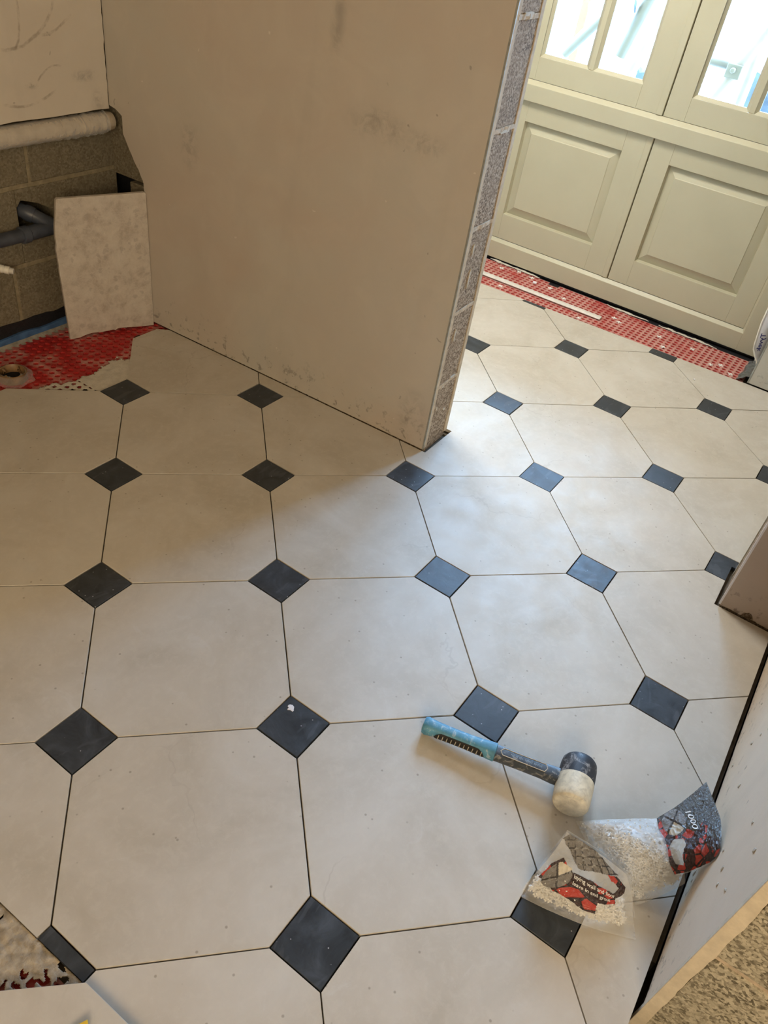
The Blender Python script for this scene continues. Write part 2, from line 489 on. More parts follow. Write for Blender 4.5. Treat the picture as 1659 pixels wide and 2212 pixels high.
# ------------------------------------------------------------------ mesh helpers
class MB:
    def __init__(self):
        self.v = []; self.f = []; self.uv = []

    def add(self, verts, faces):
        o = len(self.v)
        self.v += [Vector(p) for p in verts]
        self.f += [tuple(i + o for i in f) for f in faces]
        return self

    def box(self, x0, x1, y0, y1, z0, z1):
        return self.add([(x0, y0, z0), (x1, y0, z0), (x1, y1, z0), (x0, y1, z0), (x0, y0, z1), (x1, y0, z1), (x1, y1, z1), (x0, y1, z1)],
                        [(3, 2, 1, 0), (4, 5, 6, 7), (0, 1, 5, 4), (1, 2, 6, 5), (2, 3, 7, 6), (3, 0, 4, 7)])

    def prism(self, poly, a, b):
        """poly: list of base points (3D), extruded from poly+a to poly+b (vectors)"""
        n = len(poly)
        a = Vector(a); b = Vector(b)
        vs = [Vector(p) + a for p in poly] + [Vector(p) + b for p in poly]
        fs = [tuple(range(n - 1, -1, -1)), tuple(range(n, 2 * n))]
        fs += [(i, (i + 1) % n, (i + 1) % n + n, i + n) for i in range(n)]
        return self.add(vs, fs)

    def tube(self, path, r, n=16, cap=True, flat=1.0, up=(0, 0, 1)):
        path = [Vector(p) for p in path]
        rs = r if isinstance(r, (list, tuple)) else [r] * len(path)
        rings = []
        for i, p in enumerate(path):
            t = (path[min(i + 1, len(path) - 1)] - path[max(i - 1, 0)]).normalized()
            u = Vector(up)
            if abs(u.dot(t)) > 0.95:
                u = Vector((1, 0, 0))
            s = t.cross(u).normalized(); w = s.cross(t).normalized()
            rings.append([p + s * rs[i] * math.cos(2 * math.pi * k / n) + w * rs[i] * flat * math.sin(2 * math.pi * k / n) for k in range(n)])
        vs = [q for rg in rings for q in rg]
        fs = []
        for i in range(len(rings) - 1):
            for k in range(n):
                a = i * n + k; b = i * n + (k + 1) % n
                fs.append((a, b, b + n, a + n))
        if cap:
            fs.append(tuple(range(n - 1, -1, -1)))
            fs.append(tuple((len(rings) - 1) * n + k for k in range(n)))
        return self.add(vs, fs)

    def build(self, name, mat, parent=None, smooth=False, bevel=0.0, angle=40):
        me = bpy.data.meshes.new(name)
        me.from_pydata([tuple(p) for p in self.v], [], self.f)
        bm = bmesh.new(); bm.from_mesh(me)
        bmesh.ops.recalc_face_normals(bm, faces=bm.faces)
        bm.to_mesh(me); bm.free()
        me.materials.append(mat)
        if smooth:
            me.polygons.foreach_set('use_smooth', [True] * len(me.polygons))
            me.set_sharp_from_angle(angle=math.radians(angle))
        o = bpy.data.objects.new(name, me)
        COL.objects.link(o)
        o.parent = parent
        if bevel:
            md = o.modifiers.new('edge', 'BEVEL')
            md.width = bevel; md.segments = 2; md.limit_method = 'ANGLE'
        return o


def tag(o, label, cat, group=None, kind=None):
    o['label'] = label; o['category'] = cat
    if group:
        o['group'] = group
    if kind:
        o['kind'] = kind
    return o


def root(name, label, cat, loc=(0, 0, 0), group=None, kind=None):
    o = bpy.data.objects.new(name, None)
    o.empty_display_size = 0.05
    COL.objects.link(o)
    o.location = loc
    return tag(o, label, cat, group, kind)


def keep(o, parent):
    """parent without moving (roots have no rotation)"""
    o.parent = parent
    o.matrix_parent_inverse = Matrix.Translation(-Vector(parent.location))
    return o


# ------------------------------------------------------------------ floor
S = 0.4
TH = math.radians(46)
CT, ST = math.cos(TH), math.sin(TH)


def g2r(i, j):
    return (S * (CT * i + ST * j), S * (-ST * i + CT * j))


def clip(poly, reg):
    out = list(poly)
    n = len(reg)
    for k in range(n):
        ax, ay = reg[k]; bx, by = reg[(k + 1) % n]
        src = out; out = []
        if not src:
            break

        def side(p):
            return (bx - ax) * (p[1] - ay) - (by - ay) * (p[0] - ax)
        for q in range(len(src)):
            p0 = src[q]; p1 = src[(q + 1) % len(src)]
            s0, s1 = side(p0), side(p1)
            if s0 >= -1e-9:
                out.append(p0)
            if (s0 > 1e-9 and s1 < -1e-9) or (s0 < -1e-9 and s1 > 1e-9):
                t = s0 / (s0 - s1)
                out.append((p0[0] + (p1[0] - p0[0]) * t, p0[1] + (p1[1] - p0[1]) * t))
    return out


def area2(p):
    return 0.5 * abs(sum(p[i][0] * p[(i + 1) % len(p)][1] - p[(i + 1) % len(p)][0] * p[i][1] for i in range(len(p)))) if len(p) > 2 else 0


REG = [[(0.028, -0.746), (1.520, -0.746), (1.547, 0.293), (1.508, 1.60), (0.028, 1.60)],
       [(1.5237, -0.600), (1.706, -0.600), (1.706, 0.288), (1.5469, 0.288)],
       [(1.706, -0.99), (2.838, -0.99), (2.841, -0.378), (2.797, 0.778), (2.768, 1.5), (1.706, 1.5)]]
ZT = 0.010        # tile thickness
floor = MB().box(-2.3, 3.4, -0.746, 1.7, -0.12, -0.0165).box(-2.3, 0.30, -2.5, -0.746, -0.12, -0.0165).box(1.526, 3.4, -2.5, -0.746, -0.12, -0.0165).box(0.30, 1.526, -2.5, -0.746, -0.16, -0.12).box(0.60, 1.526, -0.7568, -0.746, -0.12, -0.019).build('floor', MT['screed'])
tag(floor, 'cream octagonal stone tile floor with small dark slate insets', 'floor', kind='structure')

G = 0.0032
OCT_H, OCT_D = 0.5 - G, 0.82 - G * 1.35


def octagon(ci, cj):
    h, d = OCT_H, OCT_D - OCT_H
    loc = [(h, -d), (h, d), (d, h), (-d, h), (-h, d), (-h, -d), (-d, -h), (d, -h)]
    return [g2r(ci + 0.5 + a, cj + 0.5 + b) for a, b in loc]


def diamond(i, j):
    r = 0.18 - G * 1.5
    return [g2r(i + a, j + b) for a, b in ((r, 0), (0, r), (-r, 0), (0, -r))]


def tile_piece(poly, ctr, name, mat, shared):
    rel = [(p[0] - ctr[0], p[1] - ctr[1]) for p in poly]
    full = area2(poly)
    parts = [clip(poly, r) for r in REG]
    parts = [p for p in parts if area2(p) > 2e-5]
    tot = sum(area2(p) for p in parts)
    if tot < 4e-4:
        return None
    if tot > full * 0.9999 and len(parts) == 1:
        if name not in shared:
            mb = MB(); n = len(rel); ch = 0.0009
            sc = 1 - ch / max(abs(rel[0][0]), abs(rel[0][1]))
            vs = [(x, y, -ZT) for x, y in rel] + [(x, y, -ch) for x, y in rel] + [(x * sc, y * sc, 0) for x, y in rel]
            fs = [tuple(range(n - 1, -1, -1)), tuple(range(2 * n, 3 * n))]
            for lv in (0, n):
                fs += [(lv + i, lv + (i + 1) % n, lv + (i + 1) % n + n, lv + i + n) for i in range(n)]
            mb.add(vs, fs)
            o = mb.build(name, mat)
            shared[name] = o.data
        else:
            o = bpy.data.objects.new(name, shared[name])
            COL.objects.link(o)
    else:
        mb = MB()
        for p in parts:
            mb.prism([(x - ctr[0], y - ctr[1], 0) for x, y in p], (0, 0, -ZT), (0, 0, 0))
        o = mb.build(name, mat)
    o.location = (ctr[0], ctr[1], random.uniform(-0.0004, 0.0002))
    o.rotation_euler = (random.uniform(-0.0012, 0.0012), random.uniform(-0.0012, 0.0012), 0)
    o.parent = floor
    return o


shared = {}
for cj in range(-5, 10):
    for ci in range(-6, 10):
        if (ci <= -1 and cj >= 4) or (ci <= 0 and cj >= 5):
            continue
        c = g2r(ci + 0.5, cj + 0.5)
        tile_piece(octagon(ci, cj), c, 'floor_tile', MT['tile'], shared)
for j in range(-5, 10):
    for i in range(-6, 10):
        if (i <= -1 and j >= 4) or (i <= 0 and j >= 5):
            continue
        tile_piece(diamond(i, j), g2r(i, j), 'slate_inset', MT['slate'], shared)


def lumpy(name, inside, x0, x1, y0, y1, z0, h, mat, step=0.004, amp=0.6, parent=None, fr=40.0):
    """thin ragged smear: a grid of cells kept where inside() says so"""
    mb = MB(); idx = {}
    nx = int((x1 - x0) / step); ny = int((y1 - y0) / step)

    def vert(a, b):
        if (a, b) not in idx:
            x = x0 + a * step; y = y0 + b * step
            idx[(a, b)] = len(mb.v)
            mb.v.append(Vector((x, y, z0 + h * (1 + amp * noise.noise(Vector((x * fr, y * fr, 3)))))))
        return idx[(a, b)]
    for a in range(nx):
        for b in range(ny):
            if inside(x0 + (a + 0.5) * step, y0 + (b + 0.5) * step):
                mb.f.append((vert(a, b), vert(a + 1, b), vert(a + 1, b + 1), vert(a, b + 1)))
    me_o = mb.build(name, mat, parent, smooth=True, angle=80)
    md = me_o.modifiers.new('thick', 'SOLIDIFY'); md.thickness = 0.002; md.offset = -1
    return me_o


def in_poly(p, poly):
    x, y = p; r = False
    for i in range(len(poly)):
        x0, y0 = poly[i]; x1, y1 = poly[i - 1]
        if (y0 > y) != (y1 > y) and x < (x1 - x0) * (y - y0) / (y1 - y0) + x0:
            r = not r
    return r


def membrane(name, poly, label, pitch=0.0245, mat='membrane'):
    mb = MB()
    xs = [p[0] for p in poly]; ys = [p[1] for p in poly]
    a0 = int(min(xs) / pitch) - 1; a1 = int(max(xs) / pitch) + 1
    b0 = int(min(ys) / pitch) - 1; b1 = int(max(ys) / pitch) + 1
    zt, zb = -0.0112, -0.0158
    rr = pitch * 0.37
    for a in range(a0, a1 + 1):
        for b in range(b0, b1 + 1):
            cx, cy = a * pitch, b * pitch
            if not in_poly((cx, cy), poly):
                continue
            h = pitch / 2
            vs = []
            outer = []
            for k in range(8):
                ang = math.pi / 4 * k
                ox = max(-1, min(1, 1.4143 * math.cos(ang))); oy = max(-1, min(1, 1.4143 * math.sin(ang)))
                outer.append((cx + h * ox, cy + h * oy, zt))
            inner = [(cx + rr * math.cos(math.pi / 4 * k), cy + rr * math.sin(math.pi / 4 * k), zt) for k in range(8)]
            low = [(cx + rr * 0.9 * math.cos(math.pi / 4 * k), cy + rr * 0.9 * math.sin(math.pi / 4 * k), zb) for k in range(8)]
            vs = outer + inner + low
            fs = []
            for k in range(8):
                n = (k + 1) % 8
                fs.append((k, n, 8 + n, 8 + k))
                fs.append((8 + k, 8 + n, 16 + n, 16 + k))
            fs.append(tuple(16 + k for k in range(8)))
            mb.add(vs, fs)
    o = mb.build(name, MT[mat])
    tag(o, label, 'membrane')
    return o


# alcove sheet, strip in front of the doors, and the bared corner beside the cut tiles
membrane('decoupling_membrane', [(0.55, 1.30), (0.9, 1.32), (1.20, 1.14), (1.30, 1.20), (1.42, 1.36), (1.46, 1.30), (1.53, 1.30), (1.53, 1.555), (0.55, 1.585)],
         'red dimpled membrane sheet under the leaning stone offcut')
mp = [(2.80, 1.3), (2.792, 0.9), (2.795, 0.7), (2.845, -0.36)]
edge = [(3.07, -0.368), (3.072, -0.30), (3.066, -0.2), (3.066, -0.13), (3.074, 0.02), (3.088, 0.2), (3.092, 0.37), (3.086, 0.56), (3.105, 0.74), (3.11, 0.9), (3.11, 1.3)]
membrane('decoupling_membrane', mp + edge, 'long red dimpled membrane strip in front of the panelled doors', mat='membrane_dusty')
membrane('decoupling_membrane', [(-0.45, -0.5), (0.024, -0.5), (0.024, 0.7), (-0.45, 0.7)], 'red membrane corner showing through adhesive beside the cut slate inset')


def smear_hole(x, y):
    fade = max(0.0, (y - 0.20) / 0.25, (-0.10 - x) / 0.12, (-0.16 - y) / 0.12)
    w = Vector((x * 55 + 1.2 * noise.noise(Vector((x * 60, y * 60, 7))), y * 55 + 1.2 * noise.noise(Vector((x * 60, y * 60, 9))), 0))
    n1 = noise.noise(w)
    return n1 > 1.1 * fade - 0.60 + 0.58 * min(1.0, max(0.0, (0.075 - y - x * 0.6) / 0.10)) * (1.0 if x < 0.012 else 0.3)


ad = lumpy('adhesive_bed', smear_hole, -0.25, 0.0272, -0.30, 0.50, -0.0080, 0.0040, MT['adhesive_brown'], 0.0018, 0.55, fr=70.0)
tag(ad, 'dried brown adhesive smeared over red membrane at the cut tile edge', 'adhesive')

AP = [(0.93, 1.285), (1.02, 1.30), (1.08, 1.262), (1.16, 1.258), (1.265, 1.285), (1.30, 1.235), (1.215, 1.135), (1.10, 1.165)]


def in_smear(x, y):
    w = 0.016 * noise.noise(Vector((x * 60, y * 60, 1))) + 0.006 * noise.noise(Vector((x * 190, y * 190, 5)))
    if not in_poly((x + w, y + w), AP):
        return False
    # dimples show through along the upper edge
    px = x / 0.0245; py = y / 0.0245
    d = math.hypot(px - round(px), py - round(py))
    dy = y + (x - 1.1) * 0.1
    return not (d < 0.30 and x < 1.10)


ap = lumpy('adhesive_patch', in_smear, 0.90, 1.32, 1.10, 1.33, -0.0108, 0.0035, MT['adhesive_pale'], 0.003, 0.4)
tag(ap, 'pale adhesive trowelled over red membrane beside the slate inset', 'adhesive')

dab = lumpy('adhesive_dab', lambda x, y: math.hypot((x - 0.595) / 0.007, (y - 0.021) / 0.009) + 0.9 * noise.noise(Vector((x * 160, y * 160, 2))) < 0.85,
            0.575, 0.615, 0.0, 0.042, -0.0004, 0.0012, MT['wrap'], 0.001, 0.5)
tag(dab, 'small white adhesive dab dried on a slate inset', 'adhesive')

# cut tile laid in the corner, out of pattern
loose = MB().prism([(0.0285, -0.058, 0), (-0.11, 0.095, 0), (-0.42, 0.095, 0), (-0.42, -0.36, 0), (0.0265, -0.36, 0)], (0, 0, 0.0008), (0, 0, 0.0118)).build('stone_tile', MT['tile'], bevel=0.0008)
tag(loose, 'loose cream stone tile lying over the bare corner, lower left', 'tile')
for k, pts in enumerate([[(0, 0, 0), (0.030, 0.004, 0), (0.028, 0.016, 0), (0.001, 0.014, 0)]]):
    wd = MB()
    b = Vector((-0.042, -0.092, 0.0122))
    wd.add([b + Vector((0, 0, 0)), b + Vector((0.032, -0.018, 0)), b + Vector((0.039, -0.008, 0)), b + Vector((0.007, 0.010, 0)),
            b + Vector((0, 0, 0.003)), b + Vector((0.032, -0.018, 0.010)), b + Vector((0.039, -0.008, 0.010)), b + Vector((0.007, 0.010, 0.003))],
           [(3, 2, 1, 0), (4, 5, 6, 7), (0, 1, 5, 4), (1, 2, 6, 5), (2, 3, 7, 6), (3, 0, 4, 7)])
    o = wd.build('levelling_wedge', plain('yellow_plastic', (0.75, 0.52, 0.05), 0.4, 0.5), bevel=0.0006)
    tag(o, 'small yellow plastic levelling wedge on the loose tile', 'wedge')

# ------------------------------------------------------------------ partition wall
A0 = Vector((1.550, 0.299, 0)); DW = Vector((-0.0325, 0.99947, 0)).normalized(); NW = Vector((DW.y, -DW.x, 0))   # NW points away from the room
ZC = 2.40


def pw(s, n, z):
    return A0 + DW * s + NW * n + Vector((0, 0, z))


wall = root('wall_partition', 'brown plastered partition wall with bare concrete block end', 'wall', (1.55, 0.299, 0), kind='structure')
rag = [(1.085, 0.003), (1.10, 0.05), (1.11, 0.12), (1.108, 0.2), (1.108, 0.28), (1.10, 0.36), (1.088, 0.42), (1.094, 0.46), (1.105, 0.485), (1.126, 0.513), (1.139, 0.535), (1.152, 0.556), (1.166, 0.582), (1.168, 0.632), (1.19, 0.645), (1.2175, 0.65)]
r2 = []
for a, b in zip(rag[:-1], rag[1:]):
    for t in (0, 0.33, 0.66):
        s = a[0] + (b[0] - a[0]) * t; z = a[1] + (b[1] - a[1]) * t
        r2.append((s + 0.003 * noise.noise(Vector((s * 80, z * 80, 0))), z))
r2.append(rag[-1])
pts = [(0.004, 0.003)] + r2 + [(1.2175, ZC), (0.004, ZC)]
f = MB(); f.prism([pw(s, 0, z) for s, z in pts], (0, 0, 0), NW * 0.015)
keep(f.build('plaster_skin', MT['plaster']), wall)
f = MB(); f.prism([pw(s, 0.135, z) for s, z in [(0.0, 0.003), (1.395, 0.003), (1.395, ZC), (0.0, ZC)]], (0, 0, 0), NW * 0.014)
keep(f.build('rear_plaster_skin', MT['plaster_hall']), wall)
f = MB(); f.prism([pw(s, 0.0003, z) for s, z in [(-0.0012, 0.003), (0.0042, 0.003), (0.0042, ZC), (-0.0012, ZC)]], (0, 0, 0), NW * 0.0042)
keep(f.build('corner_bead', MT['bead'], bevel=0.0006), wall)
# plaster run round on to the end face, ragged inner edge
for n0, n1, nm in ((0.0045, 0.020, 0.0035), (0.128, 0.1487, 0.003)):
    q = []
    for k in range(121):
        z = 0.004 + (ZC - 0.004) * k / 120
        w = 0.004 * noise.noise(Vector((z * 14, n0 * 90, 1))) + 0.002 * noise.noise(Vector((z * 60, n0, 1)))
        q.append((z, n1 + w if n0 < 0.1 else n0 + 0.004 + w))
    if n0 < 0.1:
        poly = [pw(-0.0008, n0, 0.004), pw(-0.0008, n0, ZC)] + [pw(-0.0008, w, z) for z, w in reversed(q)]
    else:
        poly = [pw(-0.0008, n1, 0.004), pw(-0.0008, n1, ZC)] + [pw(-0.0008, w, z) for z, w in reversed(q)]
    f = MB(); f.prism(poly, (0, 0, 0), DW * 0.006)
    keep(f.build('plaster_return', MT['plaster_edge']), wall)
beds = [-0.016, 0.205, 0.430, 0.655, 0.880, 1.105, 1.330, 1.555, 1.780, 2.005, 2.230, 2.42]


def rough_block(mb_pts, a, b, name, mat, parent, amp=0.0012):
    """block as a subdivided box so that its arrises are a little uneven"""
    mb = MB(); mb.prism(mb_pts, a, b)
    o = mb.build(name, mat, bevel=0.003)
    keep(o, parent)
    return o


for ci in range(len(beds) - 1):
    z0 = beds[ci] + (0.0 if ci == 0 else 0.005); z1 = min(ZC, beds[ci + 1] - 0.005)
    cuts = [0.001, 0.44, 0.88, 1.385] if ci % 2 == 0 else [0.001, 0.22, 0.66, 0.95, 1.385]
    for si in range(len(cuts) - 1):
        s0, s1 = cuts[si] + (0.0 if si == 0 else 0.005), cuts[si + 1] - 0.005
        n0 = 0.015 if s0 < 0.85 else 0.05
        if si == len(cuts) - 2 and ci in (1,):
            s1 = 1.205
        rough_block([pw(s0, n0, z0), pw(s1, n0, z0), pw(s1, 0.134, z0), pw(s0, 0.134, z0)], (0, 0, 0), (0, 0, z1 - z0), 'concrete_block', MT['block'] if s0 < 0.85 else MT['block_left'], wall)
    if ci:
        zb = beds[ci]
        f = MB()
        # mortar bed, ragged where it squeezes out of the end
        q = []
        for k in range(13):
            n = 0.016 + 0.116 * k / 12
            q.append(pw(-0.0005 - 0.0025 * max(-0.6, noise.noise(Vector((n * 60, zb * 7, 0)))), n, zb - 0.0052))
        q += [pw(0.87, 0.132, zb - 0.0052), pw(0.87, 0.018, zb - 0.0052)]
        f.prism(q, (0, 0, 0), (0, 0, 0.0104))
        keep(f.build('mortar_bed', MT['mortar']), wall)
f = MB(); f.prism([pw(1.19, 0.110, 0.212), pw(1.384, 0.110, 0.212), pw(1.384, 0.134, 0.212), pw(1.19, 0.134, 0.212)], (0, 0, 0), (0, 0, 0.212)); keep(f.build('void_shade_panel', MT['bitumen']), wall)  # black panel added behind the missing block, its colour stands for shade
# old mortar smears on the block end
for (n, z, w, h) in [(0.045, 0.20, 0.010, 0.006), (0.10, 0.212, 0.03, 0.006), (0.05, 0.36, 0.006, 0.035), (0.06, 0.52, 0.005, 0.05), (0.048, 0.60, 0.007, 0.03), (0.08, 0.875, 0.05, 0.008),
                     (0.035, 0.13, 0.006, 0.012), (0.09, 0.105, 0.012, 0.008), (0.07, 1.11, 0.05, 0.010)]:
    f = MB(); q = []
    for k in range(10):
        a = 2 * math.pi * k / 10
        rr = 1 + 0.5 * noise.noise(Vector((k * 1.7, z * 9, n * 20)))
        q.append(pw(0.0012, n + w * 0.5 * rr * math.cos(a), z + h * 0.5 * rr * math.sin(a)))
    f.prism(q, (0, 0, 0), DW * -0.0028)
    keep(f.build('mortar_smear', MT['adhesive_pale']), wall)

# ------------------------------------------------------------------ pier right of the opening
pier = root('wall_pier', 'brown plastered pier right of the opening, chipped at its foot', 'wall', (1.526, -0.609, 0), kind='structure')
f = MB(); pz = [(-0.613, 0.004), (-0.64, 0.006), (-0.665, 0.004), (-0.672, 0.016), (-0.682, 0.024), (-0.690, 0.018), (-0.696, 0.006), (-0.72, 0.004), (-1.05, 0.004), (-1.05, ZC), (-0.613, ZC)]
f.prism([(1.526, y, z) for y, z in pz], (0, 0, 0), (0.015, 0, 0)); keep(f.build('plaster_skin', MT['plaster_pier']), pier)
f = MB(); f.box(1.5255, 1.531, -0.6132, -0.6085, 0.006, ZC); keep(f.build('corner_bead', MT['wrap'], bevel=0.0006), pier)
f = MB(); f.box(1.531, 1.552, -0.617, -0.6095, 0.004, ZC); keep(f.build('plaster_return', MT['plaster_edge']), pier)
f = MB(); f.box(1.662, 1.676, -1.05, -0.6095, 0.004, ZC); keep(f.build('rear_plaster_skin', MT['plaster_hall']), pier)
for ci in range(len(beds) - 1):
    z0 = beds[ci] + (0.0 if ci == 0 else 0.005); z1 = min(ZC, beds[ci + 1] - 0.005)
    rough_block([(1.541, -1.05, z0), (1.661, -1.05, z0), (1.661, -0.612, z0), (1.541, -0.612, z0)], (0, 0, 0), (0, 0, z1 - z0), 'concrete_block', MT['block'], pier)
    if ci:
        f = MB(); f.box(1.543, 1.659, -1.05, -0.614, beds[ci] - 0.0052, beds[ci] + 0.0052); keep(f.build('mortar_bed', MT['mortar']), pier)

# ------------------------------------------------------------------ right wall and its near block end
rw = root('wall_right', 'pale splashed plaster wall at right with pitted concrete block end', 'wall', (0.512, -0.757, 0), kind='structure')
pts = [(0.513, -0.010)]
for k in range(41):
    x = 0.513 + (1.525 - 0.513) * k / 40
    pts.append((x, -0.002 + 0.004 * noise.noise(Vector((x * 30, 0, 7)))))
pts += [(1.525, ZC), (0.513, ZC)]
f = MB(); f.prism([(x, -0.757, z) for x, z in pts], (0, 0, 0), (0, -0.018, 0)); keep(f.build('plaster_skin', MT['plaster_right']), rw)
q = []
for k in range(161):
    z = -0.12 + (ZC + 0.12) * k / 160
    q.append((z, -0.776 - 0.004 * noise.noise(Vector((z * 11, 3, 1))) - 0.002 * noise.noise(Vector((z * 45, 3, 1)))))
poly = [(0.511, -0.7565, -0.12), (0.511, -0.7565, ZC)] + [(0.511, y, z) for z, y in reversed(q)]
f = MB(); f.prism(poly, (0, 0, 0), (0.010, 0, 0)); keep(f.build('plaster_return', plain('pale_plaster_edge', (0.67, 0.59, 0.455), 0.8, 0.2, var=0.1, scale=50, bump=0.4), bevel=0.001), rw)
for ci in range(len(beds) - 1):
    z0 = (-0.12 if ci == 0 else beds[ci] + 0.025); z1 = min(ZC, beds[ci + 1] + 0.02 - 0.005)
    if ci == len(beds) - 2:
        z1 = ZC
    for x0, x1 in ((0.514, 0.96), (0.97, 1.52)):
        rough_block([(x0, -0.776, z0), (x1, -0.776, z0), (x1, -0.900, z0), (x0, -0.900, z0)], (0, 0, 0), (0, 0, z1 - z0), 'concrete_block', MT['block_near'], rw)
    if ci:
        f = MB(); f.box(0.517, 1.52, -0.898, -0.778, beds[ci] + 0.0145, beds[ci] + 0.0255); keep(f.build('mortar_bed', MT['mortar']), rw)
f = MB(); f.box(0.513, 1.525, -0.916, -0.901, -0.010, ZC); keep(f.build('rear_plaster_skin', MT['plaster_right']), rw)

rn = random.Random(21); nibm = None
for k in range(26):
    x = rn.uniform(0.56, 1.42); z = rn.uniform(0.015, 0.42); sz = rn.uniform(0.0016, 0.0042)
    bm = bmesh.new(); bmesh.ops.create_icosphere(bm, subdivisions=1, radius=sz)
    for v in bm.verts:
        q = 1 + 0.5 * noise.noise(v.co * 300 + Vector((k, 0, 0)))
        v.co = Vector((v.co.x * q * rn.uniform(0.8, 1.3), v.co.y * 0.5, v.co.z * q * 1.6))
    me = bpy.data.meshes.new('plaster_nib'); bm.to_mesh(me); bm.free(); me.materials.append(MT['adhesive_pale'])
    o = bpy.data.objects.new('plaster_nib', me); COL.objects.link(o); o.rotation_euler = (0, rn.uniform(-0.8, 0.8), 0)
    o.parent = rw; o.location = Vector((x, -0.7565, z)) - Vector(rw.location)

# ------------------------------------------------------------------ left wall with exposed blockwork
lw = root('wall_left', 'buff plastered alcove wall with exposed blockwork below', 'wall', (1.2, 1.514, 0), kind='structure')
pts = []
for k in range(81):
    x = -2.2 + (1.5085 + 2.2) * k / 80
    pts.append((x, 0.640 + 0.006 * noise.noise(Vector((x * 12, 2, 0))) + 0.003 * noise.noise(Vector((x * 50, 2, 0)))))
f = MB(); f.prism([(x, 1.514, z) for x, z in pts] + [(1.5070 - 0.0045 * max(-0.2, noise.noise(Vector((z * 0.35, 3, 0)))) - 0.003 * max(0, noise.noise(Vector((z * 1.3, 5, 0)))), 1.514, 0.655 + (ZC - 0.655) * z / 160) for z in range(161)] + [(-2.2, 1.514, ZC)], (0, 0, 0), (0, 0.055, 0)); keep(f.build('plaster_skin', MT['plaster_left']), lw)
f = MB(); f.box(-2.3, 3.4, 1.68, 1.85, -0.1, ZC); keep(f.build('backing_leaf', MT['block_left']), lw)
LY = 1.571
course = [(-0.016, 0.214), (0.226, 0.444), (0.456, 0.668)]
xs = [[-0.61, -0.17, 0.27, 0.71, 1.153, 1.567], [-0.39, 0.05, 0.49, 0.93, 1.567], [-0.61, -0.17, 0.27, 0.71, 1.25, 1.567]]
for ci, (z0, z1) in enumerate(course):
    for a, b in zip(xs[ci][:-1], xs[ci][1:]):
        if ci == 1 and b > 1.5:   # broken out round the waste pipe
            for (p, q_, r, s_) in [(a + 0.005, 1.195, z0, z1), (1.195, 1.335, z0, 0.300), (1.335, b, z0, z1)]:
                rough_block([(p, LY, r), (q_, LY, r), (q_, LY + 0.1, r), (p, LY + 0.1, r)], (0, 0, 0), (0, 0, s_ - r), 'concrete_block', MT['block_left'], lw)
            q5 = [(1.195, z1), (1.195, 0.395), (1.21, 0.412), (1.235, 0.405), (1.27, 0.392), (1.30, 0.375), (1.335, 0.36), (1.335, z1)]
            f = MB(); f.prism([(x, LY, z) for x, z in q5], (0, 0, 0), (0, 0.1, 0)); keep(f.build('concrete_block', MT['block_left']), lw)
            continue
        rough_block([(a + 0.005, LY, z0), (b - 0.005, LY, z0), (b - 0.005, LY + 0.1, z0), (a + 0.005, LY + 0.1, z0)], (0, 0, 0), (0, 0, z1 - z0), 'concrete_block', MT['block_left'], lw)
    for a in xs[ci][1:-1]:
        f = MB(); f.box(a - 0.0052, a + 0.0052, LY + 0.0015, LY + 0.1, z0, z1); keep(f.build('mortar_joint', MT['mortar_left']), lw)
for zb in (0.220, 0.450):
    f = MB()
    q = []
    for k in range(60):
        x = -0.6 + 2.16 * k / 59
        q.append((x, LY + 0.0015 - 0.004 * max(-0.3, noise.noise(Vector((x * 22, zb * 9, 0)))), zb - 0.0062))
    q += [(1.56, LY + 0.1, zb - 0.0062), (-0.6, LY + 0.1, zb - 0.0062)]
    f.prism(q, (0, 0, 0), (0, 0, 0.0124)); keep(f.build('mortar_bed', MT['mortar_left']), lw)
# bitumen band, blue edge strip and screed fillet along the foot
pts = [(-0.6, -0.014), (1.56, -0.014)]
for k in range(90):
    x = 1.56 - 2.16 * k / 89
    pts.append((x, 0.052 + 0.010 * noise.noise(Vector((x * 9, 0, 3))) + 0.004 * noise.noise(Vector((x * 40, 0, 3)))))
f = MB(); f.prism([(x, LY - 0.003, z) for x, z in pts], (0, 0, 0), (0, 0.004, 0)); keep(f.build('bitumen_band', MT['bitumen']), lw)
f = MB()
pts = []
for k in range(60):
    x = -0.6 + 2.13 * k / 59
    pts.append((x, 0.014 + 0.005 * noise.noise(Vector((x * 11, 0, 8))) + 0.002 * noise.noise(Vector((x * 45, 0, 8)))))
f.prism([(-0.6, LY - 0.013, -0.0155)] + [(x, LY - 0.013, z) for x, z in pts] + [(1.53, LY - 0.013, -0.0155)], (0, 0, 0), (0, 0.009, 0))
es = f.build('edge_strip', MT['blue_foam'])
tag(es, 'blue foam edge strip along the foot of the blockwork', 'edge strip')
f = MB()
for k in range(90):
    x0 = -0.6 + 2.12 * k / 90; x1 = -0.6 + 2.12 * (k + 1) / 90
    a0 = 0.012 + 0.004 * noise.noise(Vector((x0 * 25, 1, 0))); a1 = 0.012 + 0.004 * noise.noise(Vector((x1 * 25, 1, 0)))
    y0 = 1.541 - 0.004 * noise.noise(Vector((x0 * 18, 5, 0))); y1 = 1.541 - 0.004 * noise.noise(Vector((x1 * 18, 5, 0)))
    f.add([(x0, y0, -0.0155), (x1, y1, -0.0155), (x1, 1.557, -0.010 + a1 * 0.5), (x0, 1.557, -0.010 + a0 * 0.5), (x0, 1.557, -0.0155), (x1, 1.557, -0.0155)], [(0, 1, 2, 3), (3, 2, 5, 4), (0, 4, 5, 1)])
keep(f.build('screed_fillet', MT['screed_edge']), lw)

